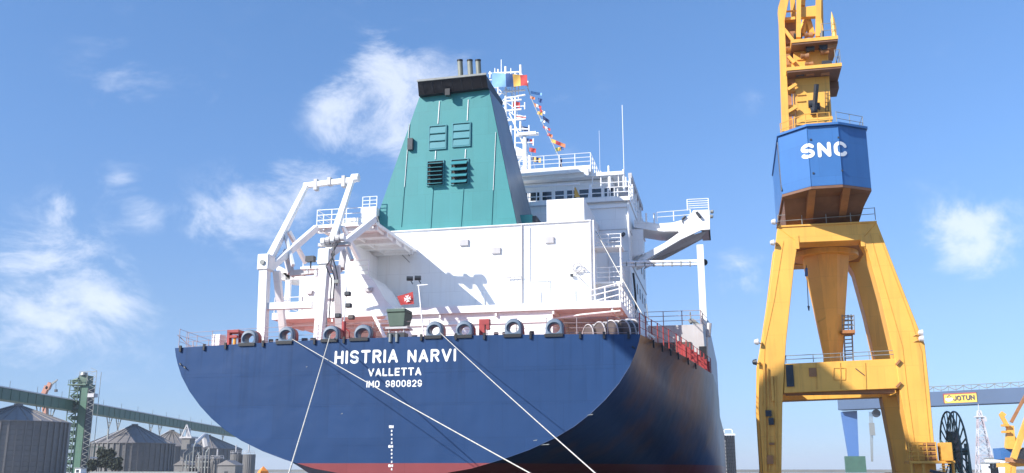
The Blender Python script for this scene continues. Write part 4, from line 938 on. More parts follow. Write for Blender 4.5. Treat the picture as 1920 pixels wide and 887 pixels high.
# lower side ties between front and rear legs
for x in (1447, 1712):
    p = cp_(x, 700); MB().box(p.x-.5, p.x+.5, CY+1.4, RY+.1, cp_(x, 728).z, cp_(x, 682).z).build('side_tie', YELLOW, cr)
    p = cp_(x, 870); MB().box(p.x-.6, p.x+.5, CY+1.5, RY, .75, 1.5).build('sill_beam', YELLOW, cr)
# bogies and wheels
for x in (1449, 1738):
    for Y in (CY+.7, RY+.7):
        X = cp_(x, 887).x; bo = MB().box(X-.45, X+.45, Y-1.3, Y+1.3, .35, 1.2).build('bogie', YELLOW2, cr, bevel=.05)
        for s in (-.8, .8): MB().lathe((X, Y+s, .3), [(0, -.15), (.3, -.15), (.3, .15), (0, .15)], 16, 'x').build('wheel', DARK, bo)
zc1 = cp_(1550, 682).z; colx = at(1565, 690, 63.5).x
zcT = at(1550, 482, 63.5).z
rings = []
for z, r in ((zc1-1.0, .75), (zc1+.9, .62), (zcT-3.2, 1.05), (zcT, 1.52)):
    rings.append([Vector((colx+r*math.cos(math.pi/4*k+math.pi/8), 63.9+r*math.sin(math.pi/4*k+math.pi/8), z)) for k in range(8)])
MB().loft(rings).build('centre_column', YELLOW, cr)
MB().lathe((colx, 63.9, zcT), [(0, 0), (2.05, 0), (2.05, .38), (1.9, .38), (1.9, .5), (0, .5)], 40).build('slewing_ring_plate', YELLOW, cr)
MB().lathe((colx, 63.9, zcT+.5), [(0, 0), (1.95, 0), (1.95, .12), (0, .12)], 40).build('slewing_ring', DARK, cr)
MB().box(xl+.9, xr_-.9, CY+1.5, RY, zcT+.7, zcT+1.0).build('ring_deck', BROWN, cr)
# walkway on the cross beam and the caged ladder
zw = cp_(1570, 677).z
railing([cp_(1474, 681)+Vector((0, .1, .0)), cp_(1684, 671)+Vector((0, .1, 0))], .45, cr, GREYM, 2, 1.5, .025, .025)
lad = MB()
for x in (1582, 1597): lad.tube(at(x+3, 677, 63.6), at(x-1, 590, 63.6), .05, 5)
for k in range(12): lad.tube(at(1583+.0*k, 672-7*k, 63.6), at(1599, 671-7*k, 63.6), .035, 4)
for y in (592, 600, 610, 620): lad.tube(at(1580, y, 63.2), at(1602, y, 63.2), .03, 4)
for x in (1580, 1591, 1602): lad.tube(at(x, 628, 63.2), at(x-1, 590, 63.2), .03, 4)
lad.build('caged_ladder', GREYM, cr)
MB().box(at(1578, 621, 63).x, at(1603, 621, 63).x, 62.9, 64, at(1590, 625, 63).z, at(1590, 619, 63).z).build('ladder_landing', BROWN, cr)
# hanging rope with hook
a = at(1512, 498, 62); b = at(1516, 582, 62)
MB().tube(a, b, .025, 5).build('hoist_line', DARK, cr); MB().tube(at(1512, 503, 62), at(1512, 518, 62), .09).build('hoist_block', CABBLUE, cr); MB().tube(at(1516, 574, 62), at(1517, 583, 62), .08, 6, .02).build('hook', DARK, cr)
# floodlights on the legs
for x, y, sx in ((1450, 416, -1), (1448, 455, -1), (1418, 641, -1), (1415, 679, -1), (1726, 624, 1), (1727, 635, 1)):
    a = cp_(x, y, 59.8); n_ = Vector((.18*sx, -.2, .1)); l = MB().lathe(a, [(.05, -.14), (.14, -.1), (.2, .12), (.0, .14)], 12, 'x').build('floodlight', GREYW if y < 650 else DARK, cr)
    MB().tube(a, cp_(x-14*sx, y+6, 60), .035, 5).build('lamp_arm', YELLOW2, cr)
# machinery strips on lower left leg
for x, y0, y1, w_ in ((1432, 680, 885, .12), (1439, 690, 885, .08), (1453, 705, 885, .1)):
    MB().bar(cp_(x, y0, 59.93), cp_(x+4, y1, 59.93), w_, .12).build('leg_conduit', YELLOW2, cr)
for x, y, w_, h_ in ((1441, 775, .35, .35), (1446, 790, .3, .4), (1447, 832, .3, .12), (1444, 862, .35, .5)): a = cp_(x, y, 59.85); MB().box(a.x-w_/2, a.x+w_/2, 59.8, 60, a.z-h_/2, a.z+h_/2).build('leg_junction_box', DARK if y < 800 else BROWN, cr)
a = cp_(1447, 706); MB().box(a.x-.08, a.x+.06, 59.85, 60, cp_(1447, 752).z, a.z).build('leg_hand_plate', YELLOW, cr)
a = cp_(1471, 690, 60); MB().box(cp_(1473, 690).x, cp_(1487, 690).x, 59.95, 60.05, cp_(1480, 725).z, cp_(1480, 684).z).build('dark_hatch', DARK, cr)
a = cp_(1517, 690); MB().box(cp_(1517, 698).x, cp_(1531, 698).x, 59.98, 60.05, cp_(1524, 706).z, cp_(1524, 690).z).build('hatch_plate', BROWN, cr)
MB().bar(cp_(1604, 691, 60.03), cp_(1621, 704, 60.03), .06, .05).build('beam_handle', DARK, cr)
a = at(1480, 745, 60.2)
MB().box(cp_(1475, 740).x, cp_(1680, 738).x, 60.3, 61.3, cp_(1600, 737).z, cp_(1600, 733).z+.2).build('beam_flange', BROWN, cr)
# knee pipes at the right joint
for x, y in ((1683, 680), (1684, 722)): MB().bar(cp_(x-3, y+4, 59.9), cp_(x+5, y-5, 59.9), .12, .12).build('pin_bracket', BROWN, cr)
# platform with guard rail at the right leg foot
pl = MB(); a = cp_(1706, 864, 59.0); b = cp_(1790, 864, 59.0)
plt = MB().box(a.x, b.x, 58.9, 61, a.z-.15, a.z).build('service_platform', YELLOW2, cr)
railing([(a.x, 59, a.z), (b.x-.9, 59, a.z)], 1.0, plt, YELLOW2, 4, .55, .03, .035)
for x in (1723, 1746, 1776): p = cp_(x, 858, 59.4); MB().box(p.x-.35, p.x+.3, 59.2, 60, a.z, a.z+1.0).build('motor_housing', YELLOW2 if x != 1746 else BROWN, plt, bevel=.04)
for x in (1708, 1730, 1768, 1786): p = cp_(x, 864, 59.1); MB().tube((p.x, 59.1, 0), (p.x, 59.1, a.z), .08).build('platform_leg', YELLOW2, plt)
# small stair steps between
for k in range(5): p = cp_(1758+3*k, 884-5*k, 59.1); MB().box(p.x, p.x+.35, 58.6, 59.0, p.z, p.z+.04).build('step', YELLOW2, plt)

# rotating upper works: undercarriage, cab
CF0 = [(1457, 250, 1469, 356, 59.3), (1516, 239, 1518, 351, 57.8), (1574, 233, 1579, 345, 57.7), (1627, 236, 1632, 342, 59.0)]
zT = at(1546, 236, 56.9).z; zB = at(1546, 348, 56.9).z
cabp = [(at(1462, 300, 58.3).x, 58.3), (at(1517, 300, 56.9).x, 56.9), (at(1576, 300, 56.9).x, 56.9), (at(1629, 300, 58.1).x, 58.1)]
cabp += [(cabp[3][0], 66.5), (cabp[0][0], 66.5)]
cab = MB().prism([Vector((x, y, zB)) for x, y in cabp], (0, 0, zT-zB)).build('machinery_cab', CABBLUE, cr, bevel=.02)
cxm = sum(p[0] for p in cabp)/6
MB().prism([Vector((cxm+(x-cxm)*1.03, 62+(y-62)*1.035, zT)) for x, y in cabp], (0, 0, .14)).build('cab_roof', CABBLUE, cab)
for i in range(3):
    x, y = cabp[i]; 
for i in (1, 2):
    x, y = cabp[i]; MB().tube((x, y-.01, zB+.02), (x, y-.01, zT), .02, 5).build('panel_seam', CABBLUE, cab)
for xx, yy in ((1520, 262), (1572, 258), (1525, 325), (1579, 320)): a = at(xx, yy, 56.9); MB().box(a.x-.05, a.x+.05, 56.85, 56.95, a.z-.05, a.z+.05).build('rivet_plate', DARK, cab)
def cabsurf(X):
    for (x0, y0), (x1, y1) in zip(cabp[:3], cabp[1:4]):
        if X <= x1: return y0+(y1-y0)*(X-x0)/(x1-x0)
    return cabp[3][1]
a = at(1503, 299, 57.1); b = at(1590, 295, 57.1)
text('SNC', 'letter', LETTER, cab, (a.x, 57.8, a.z-.02), (1, 0, 0), (0, 0, 1), b.x-a.x, .93, bold=.23, gap=.42, fold=cabsurf)
MB().tube((cabp[0][0], 58.25, zB+.2), (cabp[0][0], 59.3, zT+.1), .05).build('cab_downpipe', BLACK, cab)
# tapered underframe
ub = [(at(1475, 415, 60).x, 60.8), (at(1614, 412, 60).x, 60.8), (at(1614, 412, 60).x, 66), (at(1475, 415, 60).x, 66)]
ut = [(cabp[0][0]+.1, 58.6), (cabp[3][0]-.1, 58.4), (cabp[3][0]-.1, 66.3), (cabp[0][0]+.1, 66.3)]
zu = zt+.25
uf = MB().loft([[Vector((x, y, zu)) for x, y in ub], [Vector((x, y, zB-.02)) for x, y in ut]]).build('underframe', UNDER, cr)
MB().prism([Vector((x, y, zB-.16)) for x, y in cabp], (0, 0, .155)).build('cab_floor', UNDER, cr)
for x in (1522, 1587):
    a = at(x, 352, 57.3); X = a.x
    MB().prism([Vector((X-.2, 57.1, zB-.17)), Vector((X-.2, 60.8, zu+.1)), Vector((X-.2, 61.2, zB-.17))], (.42, 0, 0)).build('bracket', BROWN, uf)
MB().lathe((colx, 63.6, zt), [(0, 0), (2.3, 0), (2.3, .25), (0, .25)], 36).build('turntable', YELLOW2, cr)
railing([(xl+.05, 60.05, zt+.0), (xr_-.05, 60.05, zt+.15)], .75, cr, GREYM, 2, 1.6, .022, .025)
MB().prism([cp_(1458, 426, 59.93), cp_(1644, 417, 59.93), cp_(1644, 414, 59.93), cp_(1458, 423, 59.93)], (0, .2, 0)).build('deck_edge_plate', YELLOW, cr)
railing([Vector((cabp[2][0], 57.2, zT+.14)), Vector((cabp[3][0]-.1, 58.4, zT+.14)), Vector((cabp[3][0]-.1, 64, zT+.14))], .8, cab, GREYM, 2, 1.2, .02, .022, deep=True)
railing([Vector((cabp[0][0]+.2, 58.6, zT+.14)), Vector((cabp[1][0], 57.2, zT+.14)), Vector((at(1556, 226, 57.2).x, 57.2, zT+.14))], .8, cab, YELLOW2, 2, .8, .025, .03, deep=True)
# tower with platforms
TY = 60.2
def T(x, y, Y=TY): return at(x, y, Y)
tz0 = zT+.14
tw_l = [(1494, 235), (1561, 235), (1556, 164), (1552, 85), (1487, 85), (1490, 160)]
tower = MB().prism([T(x, y) for x, y in tw_l], (0, 2.6, 0)).build('mast_tower', YELLOW, cr, bevel=.03)
# left column (boom heel) - bends inwards at the top
colq = [(1467, 246), (1480, 246), (1471, 38), (1461, 38)]
MB().prism([T(x, y, 59.8) for x, y in colq], (0, .9, 0)).build('side_column', YELLOW, cr)
MB().prism([T(x, y, 59.8) for x, y in [(1461, 38), (1471, 38), (1484, -30), (1472, -30), (1459, 14)]], (0, .85, 0)).build('side_column', YELLOW, cr)
MB().prism([T(x, y, 62.4) for x, y in [(1474, 246), (1486, 246), (1481, 38), (1471, 38)]], (0, .5, 0)).build('side_column', BROWN, cr)
for y, h_ in ((33, 5), (60, 22), (91, 5), (122, 6), (141, 18), (168, 4), (198, 5), (205, 10)):
    MB().prism([T(1468, y, 60.1), T(1491, y-2, 60.1), T(1491, y-2+h_, 60.1), T(1468, y+h_, 60.1)], (0, .5, 0)).build('web_plate', YELLOW if h_ < 12 else BROWN, cr)
for (a1, a2, b1, b2) in ((1470, 55, 1488, 78), (1477, 168, 1493, 158), (1477, 210, 1494, 200), (1478, 106, 1489, 118)):
    MB().bar(T(a1, a2, 59.9), T(b1, b2, 59.9), .18, .2).build('diagonal_strut', YELLOW, cr)
def deckp(x0, x1, y, dep, yl, nm='platform', under=UNDER):
    a = T(x0, y+4, 59.2); b = T(x1, y, 59.2)
    o = MB().box(a.x, b.x, 59.0, 59.0+dep, b.z, b.z+.22).build(nm, YELLOW, cr)
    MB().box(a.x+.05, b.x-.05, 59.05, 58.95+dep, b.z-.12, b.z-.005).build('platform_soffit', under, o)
    return o, a, b
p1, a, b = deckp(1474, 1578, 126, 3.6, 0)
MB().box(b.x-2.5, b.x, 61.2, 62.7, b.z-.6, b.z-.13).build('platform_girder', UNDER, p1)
railing([(a.x+3.0, 59.1, b.z+.2), (b.x-.05, 59.1, b.z+.2), (b.x-.05, 62.5, b.z+.2)], .95, p1, GREYM, deep=True, gap=.8, r=.02, pr=.022, rails=2)
MB().box(b.x-1.1, b.x-.5, 59.6, 60.2, b.z+.2, b.z+.7).build('winch_motor', DARK, p1)
p2, a, b = deckp(1483, 1571, 75, 3.0, 0)
railing([(b.x-.95, 59.1, b.z+.2), (b.x-.05, 59.1, b.z+.2)], .95, p2, GREYM, deep=True, gap=.7, r=.02, pr=.022, rails=2)
MB().prism([T(1552, 70, 59.4), T(1571, 68, 59.4), T(1571, 80, 59.4), T(1568, 88, 59.4), T(1552, 92, 59.4)], (0, 2.2, 0)).build('side_box', BROWN, p2)
MB().tube(T(1565, 70, 59.3), T(1561, 35, 59.3), .16, 8, .12).tube(T(1561, 35, 59.3), T(1559, 22, 59.3), .1, 8, .01).build('finial_post', YELLOW, p2)
for x, y in ((1540, 62), (1542, 58)): MB().tube(T(x, y, 59.3), T(x, y+12, 59.3), .09).build('signal_horn', DARK, p2)
# sheaves, drums and dark machinery on the tower
for x, y, r in ((1519, 92, .22), (1544, 88, .3), (1496, 68, .22), (1516, 66, .2), (1509, 105, .2), (1500, 138, .22), (1547, 136, .2), (1519, 138, .15), (1546, 97, .2), (1517, 120, .15)):
    MB().lathe(T(x, y, 59.7), [(0, -.25), (r, -.25), (r*.75, 0), (r, .25), (0, .25)], 14, 'x' if r < .3 else 'y').build('sheave', BROWN if r < .21 else DARK, cr)
MB().bar(T(1527, 208, 59.7), T(1531, 158, 59.2), .18, .3).build('hydraulic_ram', DARK, cr)
for x, y in ((1522, 195), (1531, 200), (1526, 208)): MB().lathe(T(x, y, 59.9), [(0, -.2), (.25, -.2), (.25, .2), (0, .2)], 14, 'x').build('sheave', DARK, cr)
MB().box(T(1519, 212, 60).x, T(1535, 212, 60).x, 59.8, 60.1, T(1527, 214, 60).z, T(1527, 208, 60).z).build('ram_bed', YELLOW, cr)
for y in (100, 112, 178, 190): MB().box(T(1494, y).x, T(1510, y).x, 60.12, 60.22, T(1500, y).z-.05, T(1500, y).z+.02).build('rung_plate', YELLOW2, cr)
for y in (176, 184, 192, 200, 208): MB().tube(T(1548, y, 60.1), T(1554, y, 60.1), .02, 4).build('ladder_rung', DARK, cr)
for x in (1548, 1554): MB().tube(T(x, 215, 60.08), T(x-1, 170, 60.08), .02, 4).build('ladder_stile', DARK, cr)
MB().bar(T(1494, 228, 59.7), T(1561, 222, 59.7), .2, .22).build('foot_beam', YELLOW, cr)
# head frame rising out of the picture
for (x0, y0, x1, y1, w_, Y) in ((1497, 72, 1498, -60, .28, 59.6), (1534, 70, 1535, -60, .32, 59.6), (1490, 66, 1482, -60, .3, 61.5), (1541, 66, 1538, -60, .2, 61.8)):
    MB().bar(T(x0, y0, Y), T(x1, y1, Y), w_, .4, up=(0, 1, 0)).build('head_frame_post', YELLOW, cr)
MB().prism([T(1500, 14, 59.7), T(1532, 10, 59.7), T(1532, 30, 59.7), T(1500, 32, 59.7)], (0, .4, 0)).build('head_plate', YELLOW, cr)
MB().bar(T(1503, 66, 60), T(1512, 36, 60.5), .35, .3).bar(T(1522, 66, 60), T(1513, 34, 60.5), .35, .3).build('head_brace', YELLOW, cr)
MB().bar(T(1505, 12, 60), T(1508, -40, 60.5), .3, .3).bar(T(1470, 22, 60.4), T(1498, 20, 60.4), .1, .1).build('head_brace', YELLOW, cr)
MB().prism([T(1472, 38, 60.6), T(1494, 36, 60.6), T(1494, 55, 60.6), T(1472, 58, 60.6)], (0, .3, 0)).build('web_plate', BROWN, cr)

# ------------------------------------------------------------------ cable reel beside the crane
rc = at(1789, 847, 66); rad = (850-776)/FPX*60
reel = thing('cable_reel', (rc.x, 66, 0), 'big dark green spoked cable reel just right of the crane leg', 'cable reel')
ang = math.radians(76)
ax = Vector((math.cos(math.radians(2)), math.sin(math.radians(2)), 0)); # wheel axis, seen almost edge-on
tv = Vector((-ax.y, ax.x, 0)); zv = Vector((0, 0, 1))
for s in (-.2, .2):
    m = MB(); c0 = rc+ax*s; pts = [c0+tv*rad*math.cos(t*math.pi/18)+zv*rad*math.sin(t*math.pi/18) for t in range(37)]
    m.path(pts, .06, 5); m.build('reel_rim', REEL, reel)
    for k in range(20):
        t = k*math.pi/10; e2 = c0+(tv*math.cos(t)+zv*math.sin(t))*rad
        MB().bar(rc+ax*s*.6+(tv*math.cos(t)+zv*math.sin(t))*.25, e2, .05, .09).build('spoke', REEL, reel)
m = MB(); rr = [[rc+ax*s+(tv*math.cos(t*math.pi/18)+zv*math.sin(t*math.pi/18))*rad*.5 for t in range(36)] for s in (-.2, .2)]
m.loft(rr, True, False); m.build('wound_cable', CABLE, reel)
MB().tube(rc-ax*.5, rc+ax*.8, .22, 12).build('hub', REEL, reel)
sx = rc+ax*.75; f = MB()
for s in (-.55, .55): f.bar(sx+tv*s-zv*rc.z+zv*.02, sx+tv*s*.5+zv*.5, .12, .12)
for z in (.5, 1.1, 1.7): f.bar(sx+tv*-.5+zv*(z-rc.z), sx+tv*.5+zv*(z-rc.z), .08, .08)
f.build('stand', REEL, reel)
# coil of grey ropes on the quay
cl = MB(); cc = at(1735, 886, 30)
for k in range(11):
    z = .05+k*.13; R = 1.0-.05*k+random.uniform(-.1, .1); ox, oy = random.uniform(-.15, .15), random.uniform(-.1, .1)
    pts = [Vector((cc.x+ox+R*math.cos(t*math.pi/8), 30+oy+R*math.sin(t*math.pi/8), z+.06*math.sin(t*.9+k)+random.uniform(-.03, .03))) for t in range(17)]
    cl.path(pts, .055, 6)
for k in range(10):
    t = random.uniform(0, 6.28); p = Vector((cc.x+.8*math.cos(t), 30+.7*math.sin(t), 1.4)); q2 = Vector((cc.x-.9*math.cos(t+.5), 30-.7*math.sin(t+.5), 1.45)); cl.path([p, p.lerp(q2, .5)+Vector((0, 0, .12)), q2, q2+Vector((.2*math.cos(t), 0, -.5))], .05, 6)
tag(cl.build('rope_pile', CABLE), 'tangled heap of grey cables on the quay at the crane leg foot', 'rope pile')
# low clutter on quay right of the pile
for x, w_, h_, Yq, nm, lb in ((1806, 1.6, 1.65, 48, 'scrap_heap', 'low dark heap of scrap beside the cable reel'),):
    c = at(x, 884, Yq); m = MB()
    for k in range(26):
        p = Vector((c.x+random.uniform(-w_, w_), Yq+random.uniform(-1, 1), random.uniform(.1, h_-.1*abs(random.gauss(0, 2))))); d = Vector((random.uniform(-.8, .8), random.uniform(-.4, .4), random.uniform(-.2, .25))); m.bar(p-d, p+d, random.uniform(.06, .25), .12)
    tag(m.build(nm, DARK), lb, 'scrap heap')

# ------------------------------------------------------------------ gantry crane far behind
gy = 600
ga0, ga1 = at(1576, 757, gy), at(1995, 740, gy)
g = thing('gantry_crane', (ga0.x+120, gy, 0), 'huge navy blue shipyard gantry spanning behind the yellow crane', 'gantry crane')
k_ = (at(1576, 757, gy).z-1.7)/(at(1995, 738, gy).z-1.7)
E1 = at(1995, 738, gy*k_)
def girder(p, q, h): 
    return MB().bar(p, q, 9, h)
dirg = (E1-ga0).normalized()
MB().bar(ga0, E1, 8, 7.8).build('main_girder', GANTRY, g)
nrm = Vector((dirg.y, -dirg.x, 0)).normalized()
MB().bar(ga0+nrm*4.1+Vector((0, 0, -3.2)), E1+nrm*4.1+Vector((0, 0, -3.2)), .4, 1.0).build('girder_flange', GANTRY, g)
m = MB(); top_ = Vector((0, 0, 3.9))
m.tube(ga0+top_+Vector((0, 0, 2.8))+nrm*3.8, E1+top_+Vector((0, 0, 2.8))+nrm*3.8, .2, 4); L = (E1-ga0).length
nseg = 30; n_gar = 15
for k in range(nseg+1): p = ga0+dirg*(L*k/nseg)+top_+nrm*3.8; m.tube(p, p+Vector((0, 0, 2.8)), .16, 4)
for k in range(n_gar):
    p = ga0+dirg*(L*k/n_gar)+top_+nrm*3.8; q2 = ga0+dirg*(L*(k+1)/n_gar)+top_+nrm*3.8
    pts = [p.lerp(q2, t/6)+Vector((0, 0, 2.6-1.9*math.sin(math.pi*t/6))) for t in range(7)]; m.path(pts, .22, 4)
m.build('festoon_rail', GREYM, g)
a0, a1 = at(1578, 772, gy), at(1607, 770, gy); b0, b1 = at(1597, 887, gy), at(1612, 887, gy)
b0.z = b1.z = 0
MB().prism([a0, a1, b1, b0], (0, 6, 0)).build('gantry_leg', GANTL, g)
p = at(1608, 872, gy-3); MB().box(p.x-7, p.x+4, gy-8, gy-3, 0, 9).build('leg_bogie', GREEN, g)
# hanging hook tackle
p = at(1633, 772, gy-6); q2 = at(1637, 887, gy-6); q2.z = 1.2
hc_ = MB()
for q in (-.9, -.3, .3, .9): hc_.tube((p.x+q, gy-6, p.z), (q2.x+q*.5, gy-6, 6), .14, 4)
hc_.build('hoist_cables', GREYM, g)
a = at(1635, 803, gy-8); MB().box(a.x-1.4, a.x+1.4, gy-9, gy-7, a.z-4, a.z+3).build('hook_block', GREYM, g)
a = at(1643, 775, gy-8); MB().lathe(a, [(0, -1), (2.3, -1), (2.3, 1), (0, 1)], 14, 'y').build('trolley_drum', DARK, g)
# sign
s0, s1 = at(1770, 761, 560), at(1831, 748, 560)
k2 = lambda x: 1
def gpos(xpx, off):     # point on the girder face under photo column x
    d = at(xpx, 750, 1)-EYE; d.z = 0
    # intersect in plan with face line
    A = ga0+nrm*off; den = d.x*dirg.y-d.y*dirg.x; t = ((A.x)*dirg.y-(A.y)*dirg.x)/den
    return d*t
SA, SB = gpos(1770, 4.3), gpos(1832, 4.3)
zz0 = ga0.z-2.6; zz1 = ga0.z+2.3; wS = (Vector((SB.x, SB.y, 0))-Vector((SA.x, SA.y, 0))).length
sg = MB().prism([Vector((SA.x, SA.y, zz0)), Vector((SB.x, SB.y, zz0)), Vector((SB.x, SB.y, zz1)), Vector((SA.x, SA.y, zz1))], nrm*.2).build('sign_board', SIGNY, g)
e1 = (Vector((SB.x, SB.y, 0))-Vector((SA.x, SA.y, 0))).normalized()
O = Vector((SA.x, SA.y, zz0))+nrm*.25
MB().bar(O+Vector((0, 0, zz1-zz0)), O+e1*wS+Vector((0, 0, zz1-zz0)), .35, .5).bar(O, O+Vector((0, 0, zz1-zz0)), .35, .4).build('sign_border', RED, sg)
text('JOTUN', 'letter', SIGNK, sg, O+e1*(wS*.29)+Vector((0, 0, 1.15)), e1, (0, 0, 1), wS*.65, 2.7, bold=.2, gap=.3)
# emblem: white rounded bird-like shape with a dark peak
m = MB(); c0 = O+e1*(wS*.17)+nrm*.05
m.prism([c0+e1*x+Vector((0, 0, z)) for x, z in ((-2.0, 1.7), (-.9, .9), (.6, .9), (1.9, 1.6), (2.0, 2.4), (1.2, 2.8), (.2, 2.5), (-1.2, 2.6), (-2.1, 2.4))], nrm*.1); m.build('sign_emblem', LETTER, sg)
MB().bar(c0+e1*-1.2+Vector((0, 0, 3.0)), c0+e1*.1+Vector((0, 0, 4.2)), .15, .4).bar(c0+e1*.1+Vector((0, 0, 4.2)), c0+e1*1.3+Vector((0, 0, 3.1)), .15, .4).build('sign_emblem', SIGNK, sg)

# ------------------------------------------------------------------ red and white lattice tower
ly = 480; lc = at(1846, 862, ly); top = at(1840, 770, ly)
lt_ = thing('lattice_tower', (lc.x, ly, 0), 'pale lattice mast standing beyond the gantry, right of the reel', 'lattice tower')
bands = 7; H = top.z
PALE = paint('pale_tower_paint', (.55, .53, .55), .7, .1, .1); PINK = paint('faded_tower_red', (.46, .39, .41), .7, .1, .1)
for b_ in range(bands):
    m = MB(); z0, z1 = H*b_/bands, H*(b_+1)/bands; r0, r1 = 3.6*(1-.82*b_/bands), 3.6*(1-.82*(b_+1)/bands); P0 = []; P1 = []
    for sx_, sy_ in ((-1, -1), (1, -1), (1, 1), (-1, 1)):
        P0.append(Vector((lc.x+sx_*r0, ly+sy_*r0, z0))); P1.append(Vector((lc.x+sx_*r1, ly+sy_*r1, z1)))
    for i in range(4):
        j = (i+1) % 4; m.bar(P0[i], P1[i], .4); m.bar(P0[i], P1[j], .22); m.bar(P0[j], P1[i], .22); m.bar(P1[i], P1[j], .25)
    m.build('lattice_bay', PALE if b_ % 2 == 0 else PINK, lt_)
MB().box(lc.x-2, lc.x+2, ly-2, ly+2, H-3, H-2.5).tube((lc.x, ly, H), (lc.x, ly, H+3), .15).box(lc.x+1.5, lc.x+2.4, ly-2, ly-1, H-5, H-3).build('antenna_platform', PALE, lt_)
for x, w_, h_, lb in ((1872, 9, 6.2, 'low white harbour building right of the lattice tower foot'), (1855, 5, 4.2, 'small pale hut at the lattice tower foot')):
    c = at(x, 870, 470); bb = thing('harbour_building', (c.x, 470, 0), lb, 'building')
    MB().box(c.x-w_/2, c.x+w_/2, 466, 474, 0, h_).build('wall', WHITEP, bb); MB().box(c.x-w_/2-.3, c.x+w_/2+.3, 465.6, 474.4, h_, h_+.5).build('roof', GREYM, bb)
    for k in range(3): MB().box(c.x-w_/2+1+k*w_/3.5, c.x-w_/2+1.8+k*w_/3.5, 465.9, 465.98, h_*.5, h_*.75).build('window', GLASS, bb)
# small yellow crane with blue cab at the right edge
yy = 150
def S(x, y, Y=yy): return at(x, y, Y)
sc2 = thing('slewing_crane', (S(1905, 880).x, yy, 0), 'small yellow and blue crane at the far right edge under the gantry', 'crane')
MB().prism([S(1875, 840), S(1906, 838), S(1908, 858), S(1903, 864), S(1878, 861)], (0, 4, 0)).build('cab', CABBLUE, sc2)
MB().prism([S(1908, 840), S(1935, 838), S(1935, 864), S(1908, 864)], (0, 3, 0)).build('engine_house', DARK, sc2)
MB().bar(S(1894, 842), S(1894, 798), 1.3, 1.2, .8, .8).build('mast', YELLOW, sc2)
MB().bar(S(1912, 842), S(1876, 776), .5, .5).build('mast_brace', YELLOW, sc2)
MB().bar(S(1876, 774), S(1884, 780), .7, .5).build('mast_head', YELLOW, sc2)
MB().bar(S(1900, 860, yy-2), S(1932, 768, yy-2), .8, .7).build('boom', YELLOW, sc2)
MB().bar(S(1896, 792), S(1926, 736), .4, .4).build('jib_stay', BROWN, sc2)
MB().prism([S(1882, 868), S(1935, 866), S(1935, 874), S(1882, 876)], (0, 4, 0)).build('portal_deck', YELLOW, sc2)
for x in (1886, 1896): MB().bar(S(x+4, 874), Vector((S(x, 880).x, yy, 0)), .6, .6).build('portal_leg', YELLOW, sc2)
MB().tube(S(1905, 868), S(1905, 860), 1.4).build('slew_ring', BROWN, sc2)
for x, y in ((1885, 800), (1886, 812)): MB().box(S(x, y).x-.6, S(x, y).x+.3, yy-1, yy, S(x, y).z, S(x, y).z+.3).build('mast_step', YELLOW2, sc2)
# dark framed tower seen past the ship's side
dy = 250; a = at(1357, 812, dy); b = at(1376, 812, dy)
dt = thing('scaffold_tower', ((a.x+b.x)/2, dy, 0), 'dark ribbed tower with pale top seen just past the ship side', 'tower')
for k in range(7):
    X = a.x+(b.x-a.x)*k/6; MB().box(X-.14, X+.14, dy, dy+.4, 0, a.z-.6).build('upright', DARK, dt)
for k in range(12): MB().box(a.x, b.x, dy+.45, dy+.8, .4+k*.85, .6+k*.85).build('transom_bar', GREYM, dt)
MB().box(a.x, b.x, dy+.9, dy+3, 0, a.z-.8).build('core', GREYW, dt)
MB().box(a.x-.3, b.x+.3, dy-.4, dy+3.4, a.z-.6, a.z-.2).box(a.x, b.x-.3, dy, dy+.3, a.z+.8, a.z+1.0).box(a.x, a.x+.2, dy, dy+.3, a.z, a.z+1.0).box(b.x-.5, b.x-.3, dy, dy+.3, a.z, a.z+1.0).build('top_platform', WHITEP, dt)

# ------------------------------------------------------------------ grain silos on the left
def silo(xa, ya, xr2, yw, Y, label, n=56, group='galvanised grain silos under the green gallery', roofh=None, ribw=.26):
    ap = at(xa, ya, Y); er = at(xr2, yw, Y); r = er.x-ap.x; h = er.z; apz = ap.z
    t = thing('grain_silo', (ap.x, Y, .1), label, 'silo', group)
    prof = [(r, .1)]
    k = 0; z = .1; 
    while z < h-.01:
        z2 = min(h, z+1.15); prof += [(r, z2-.12), (r+.06, z2-.06), (r, z2)]; z = z2
    MB().lathe((ap.x, Y, 0), prof+[(0, h)], n).build('wall', ZINC, t)
    rb = MB().box(-ribw/2, ribw/2, -.34, .05, .1, h).mesh('stiffener', Vector((0, 0, 0)), ZINC)
    nr = 44
    for i in range(nr):
        tt = 2*math.pi*i/nr; px_, py_ = ap.x+r*math.cos(tt), Y+r*math.sin(tt)
        if math.sin(tt) < .35: place('stiffener', rb, (px_, py_, 0), t, (0, 0, tt+math.pi/2))
    MB().lathe((ap.x, Y, 0), [(r+.35, h-.05), (r+.35, h+.12), (1.0, apz-.6), (1.0, apz), (0, apz)], n).build('roof', ZINCR, t)
    rbm = MB().bar(Vector((1.0, 0, apz-.5)), Vector((r+.35, 0, h+.2)), .12, .16).mesh('roof_rib', Vector((0, 0, 0)), ZINCR)
    for i in range(28):
        tt = 2*math.pi*i/28
        if math.sin(tt) < .4: place('roof_rib', rbm, (ap.x, Y, 0), t, (0, 0, tt))
    # roof ladder and eave platform
    MB().bar((ap.x-.4, Y-1.2, apz-.4), (ap.x-r*.35, Y-r-.2, h+.3), .5, .1).build('roof_stair', GREYW, t)
    MB().tube((ap.x-r*.5, Y-r*.9, .1), (ap.x-r*.5, Y-r*.9, h), .12).build('downpipe', GREYM, t)
    return t
silo(35, 757, 113, 792, 200, 'large grain silo cut by the left edge of the photo')
silo(253, 795, 317, 832, 278, 'wide grain silo with conical roof, right of the green tower')
silo(322, 806, 372, 838, 330, 'grain silo partly hidden behind the wide one, further right')
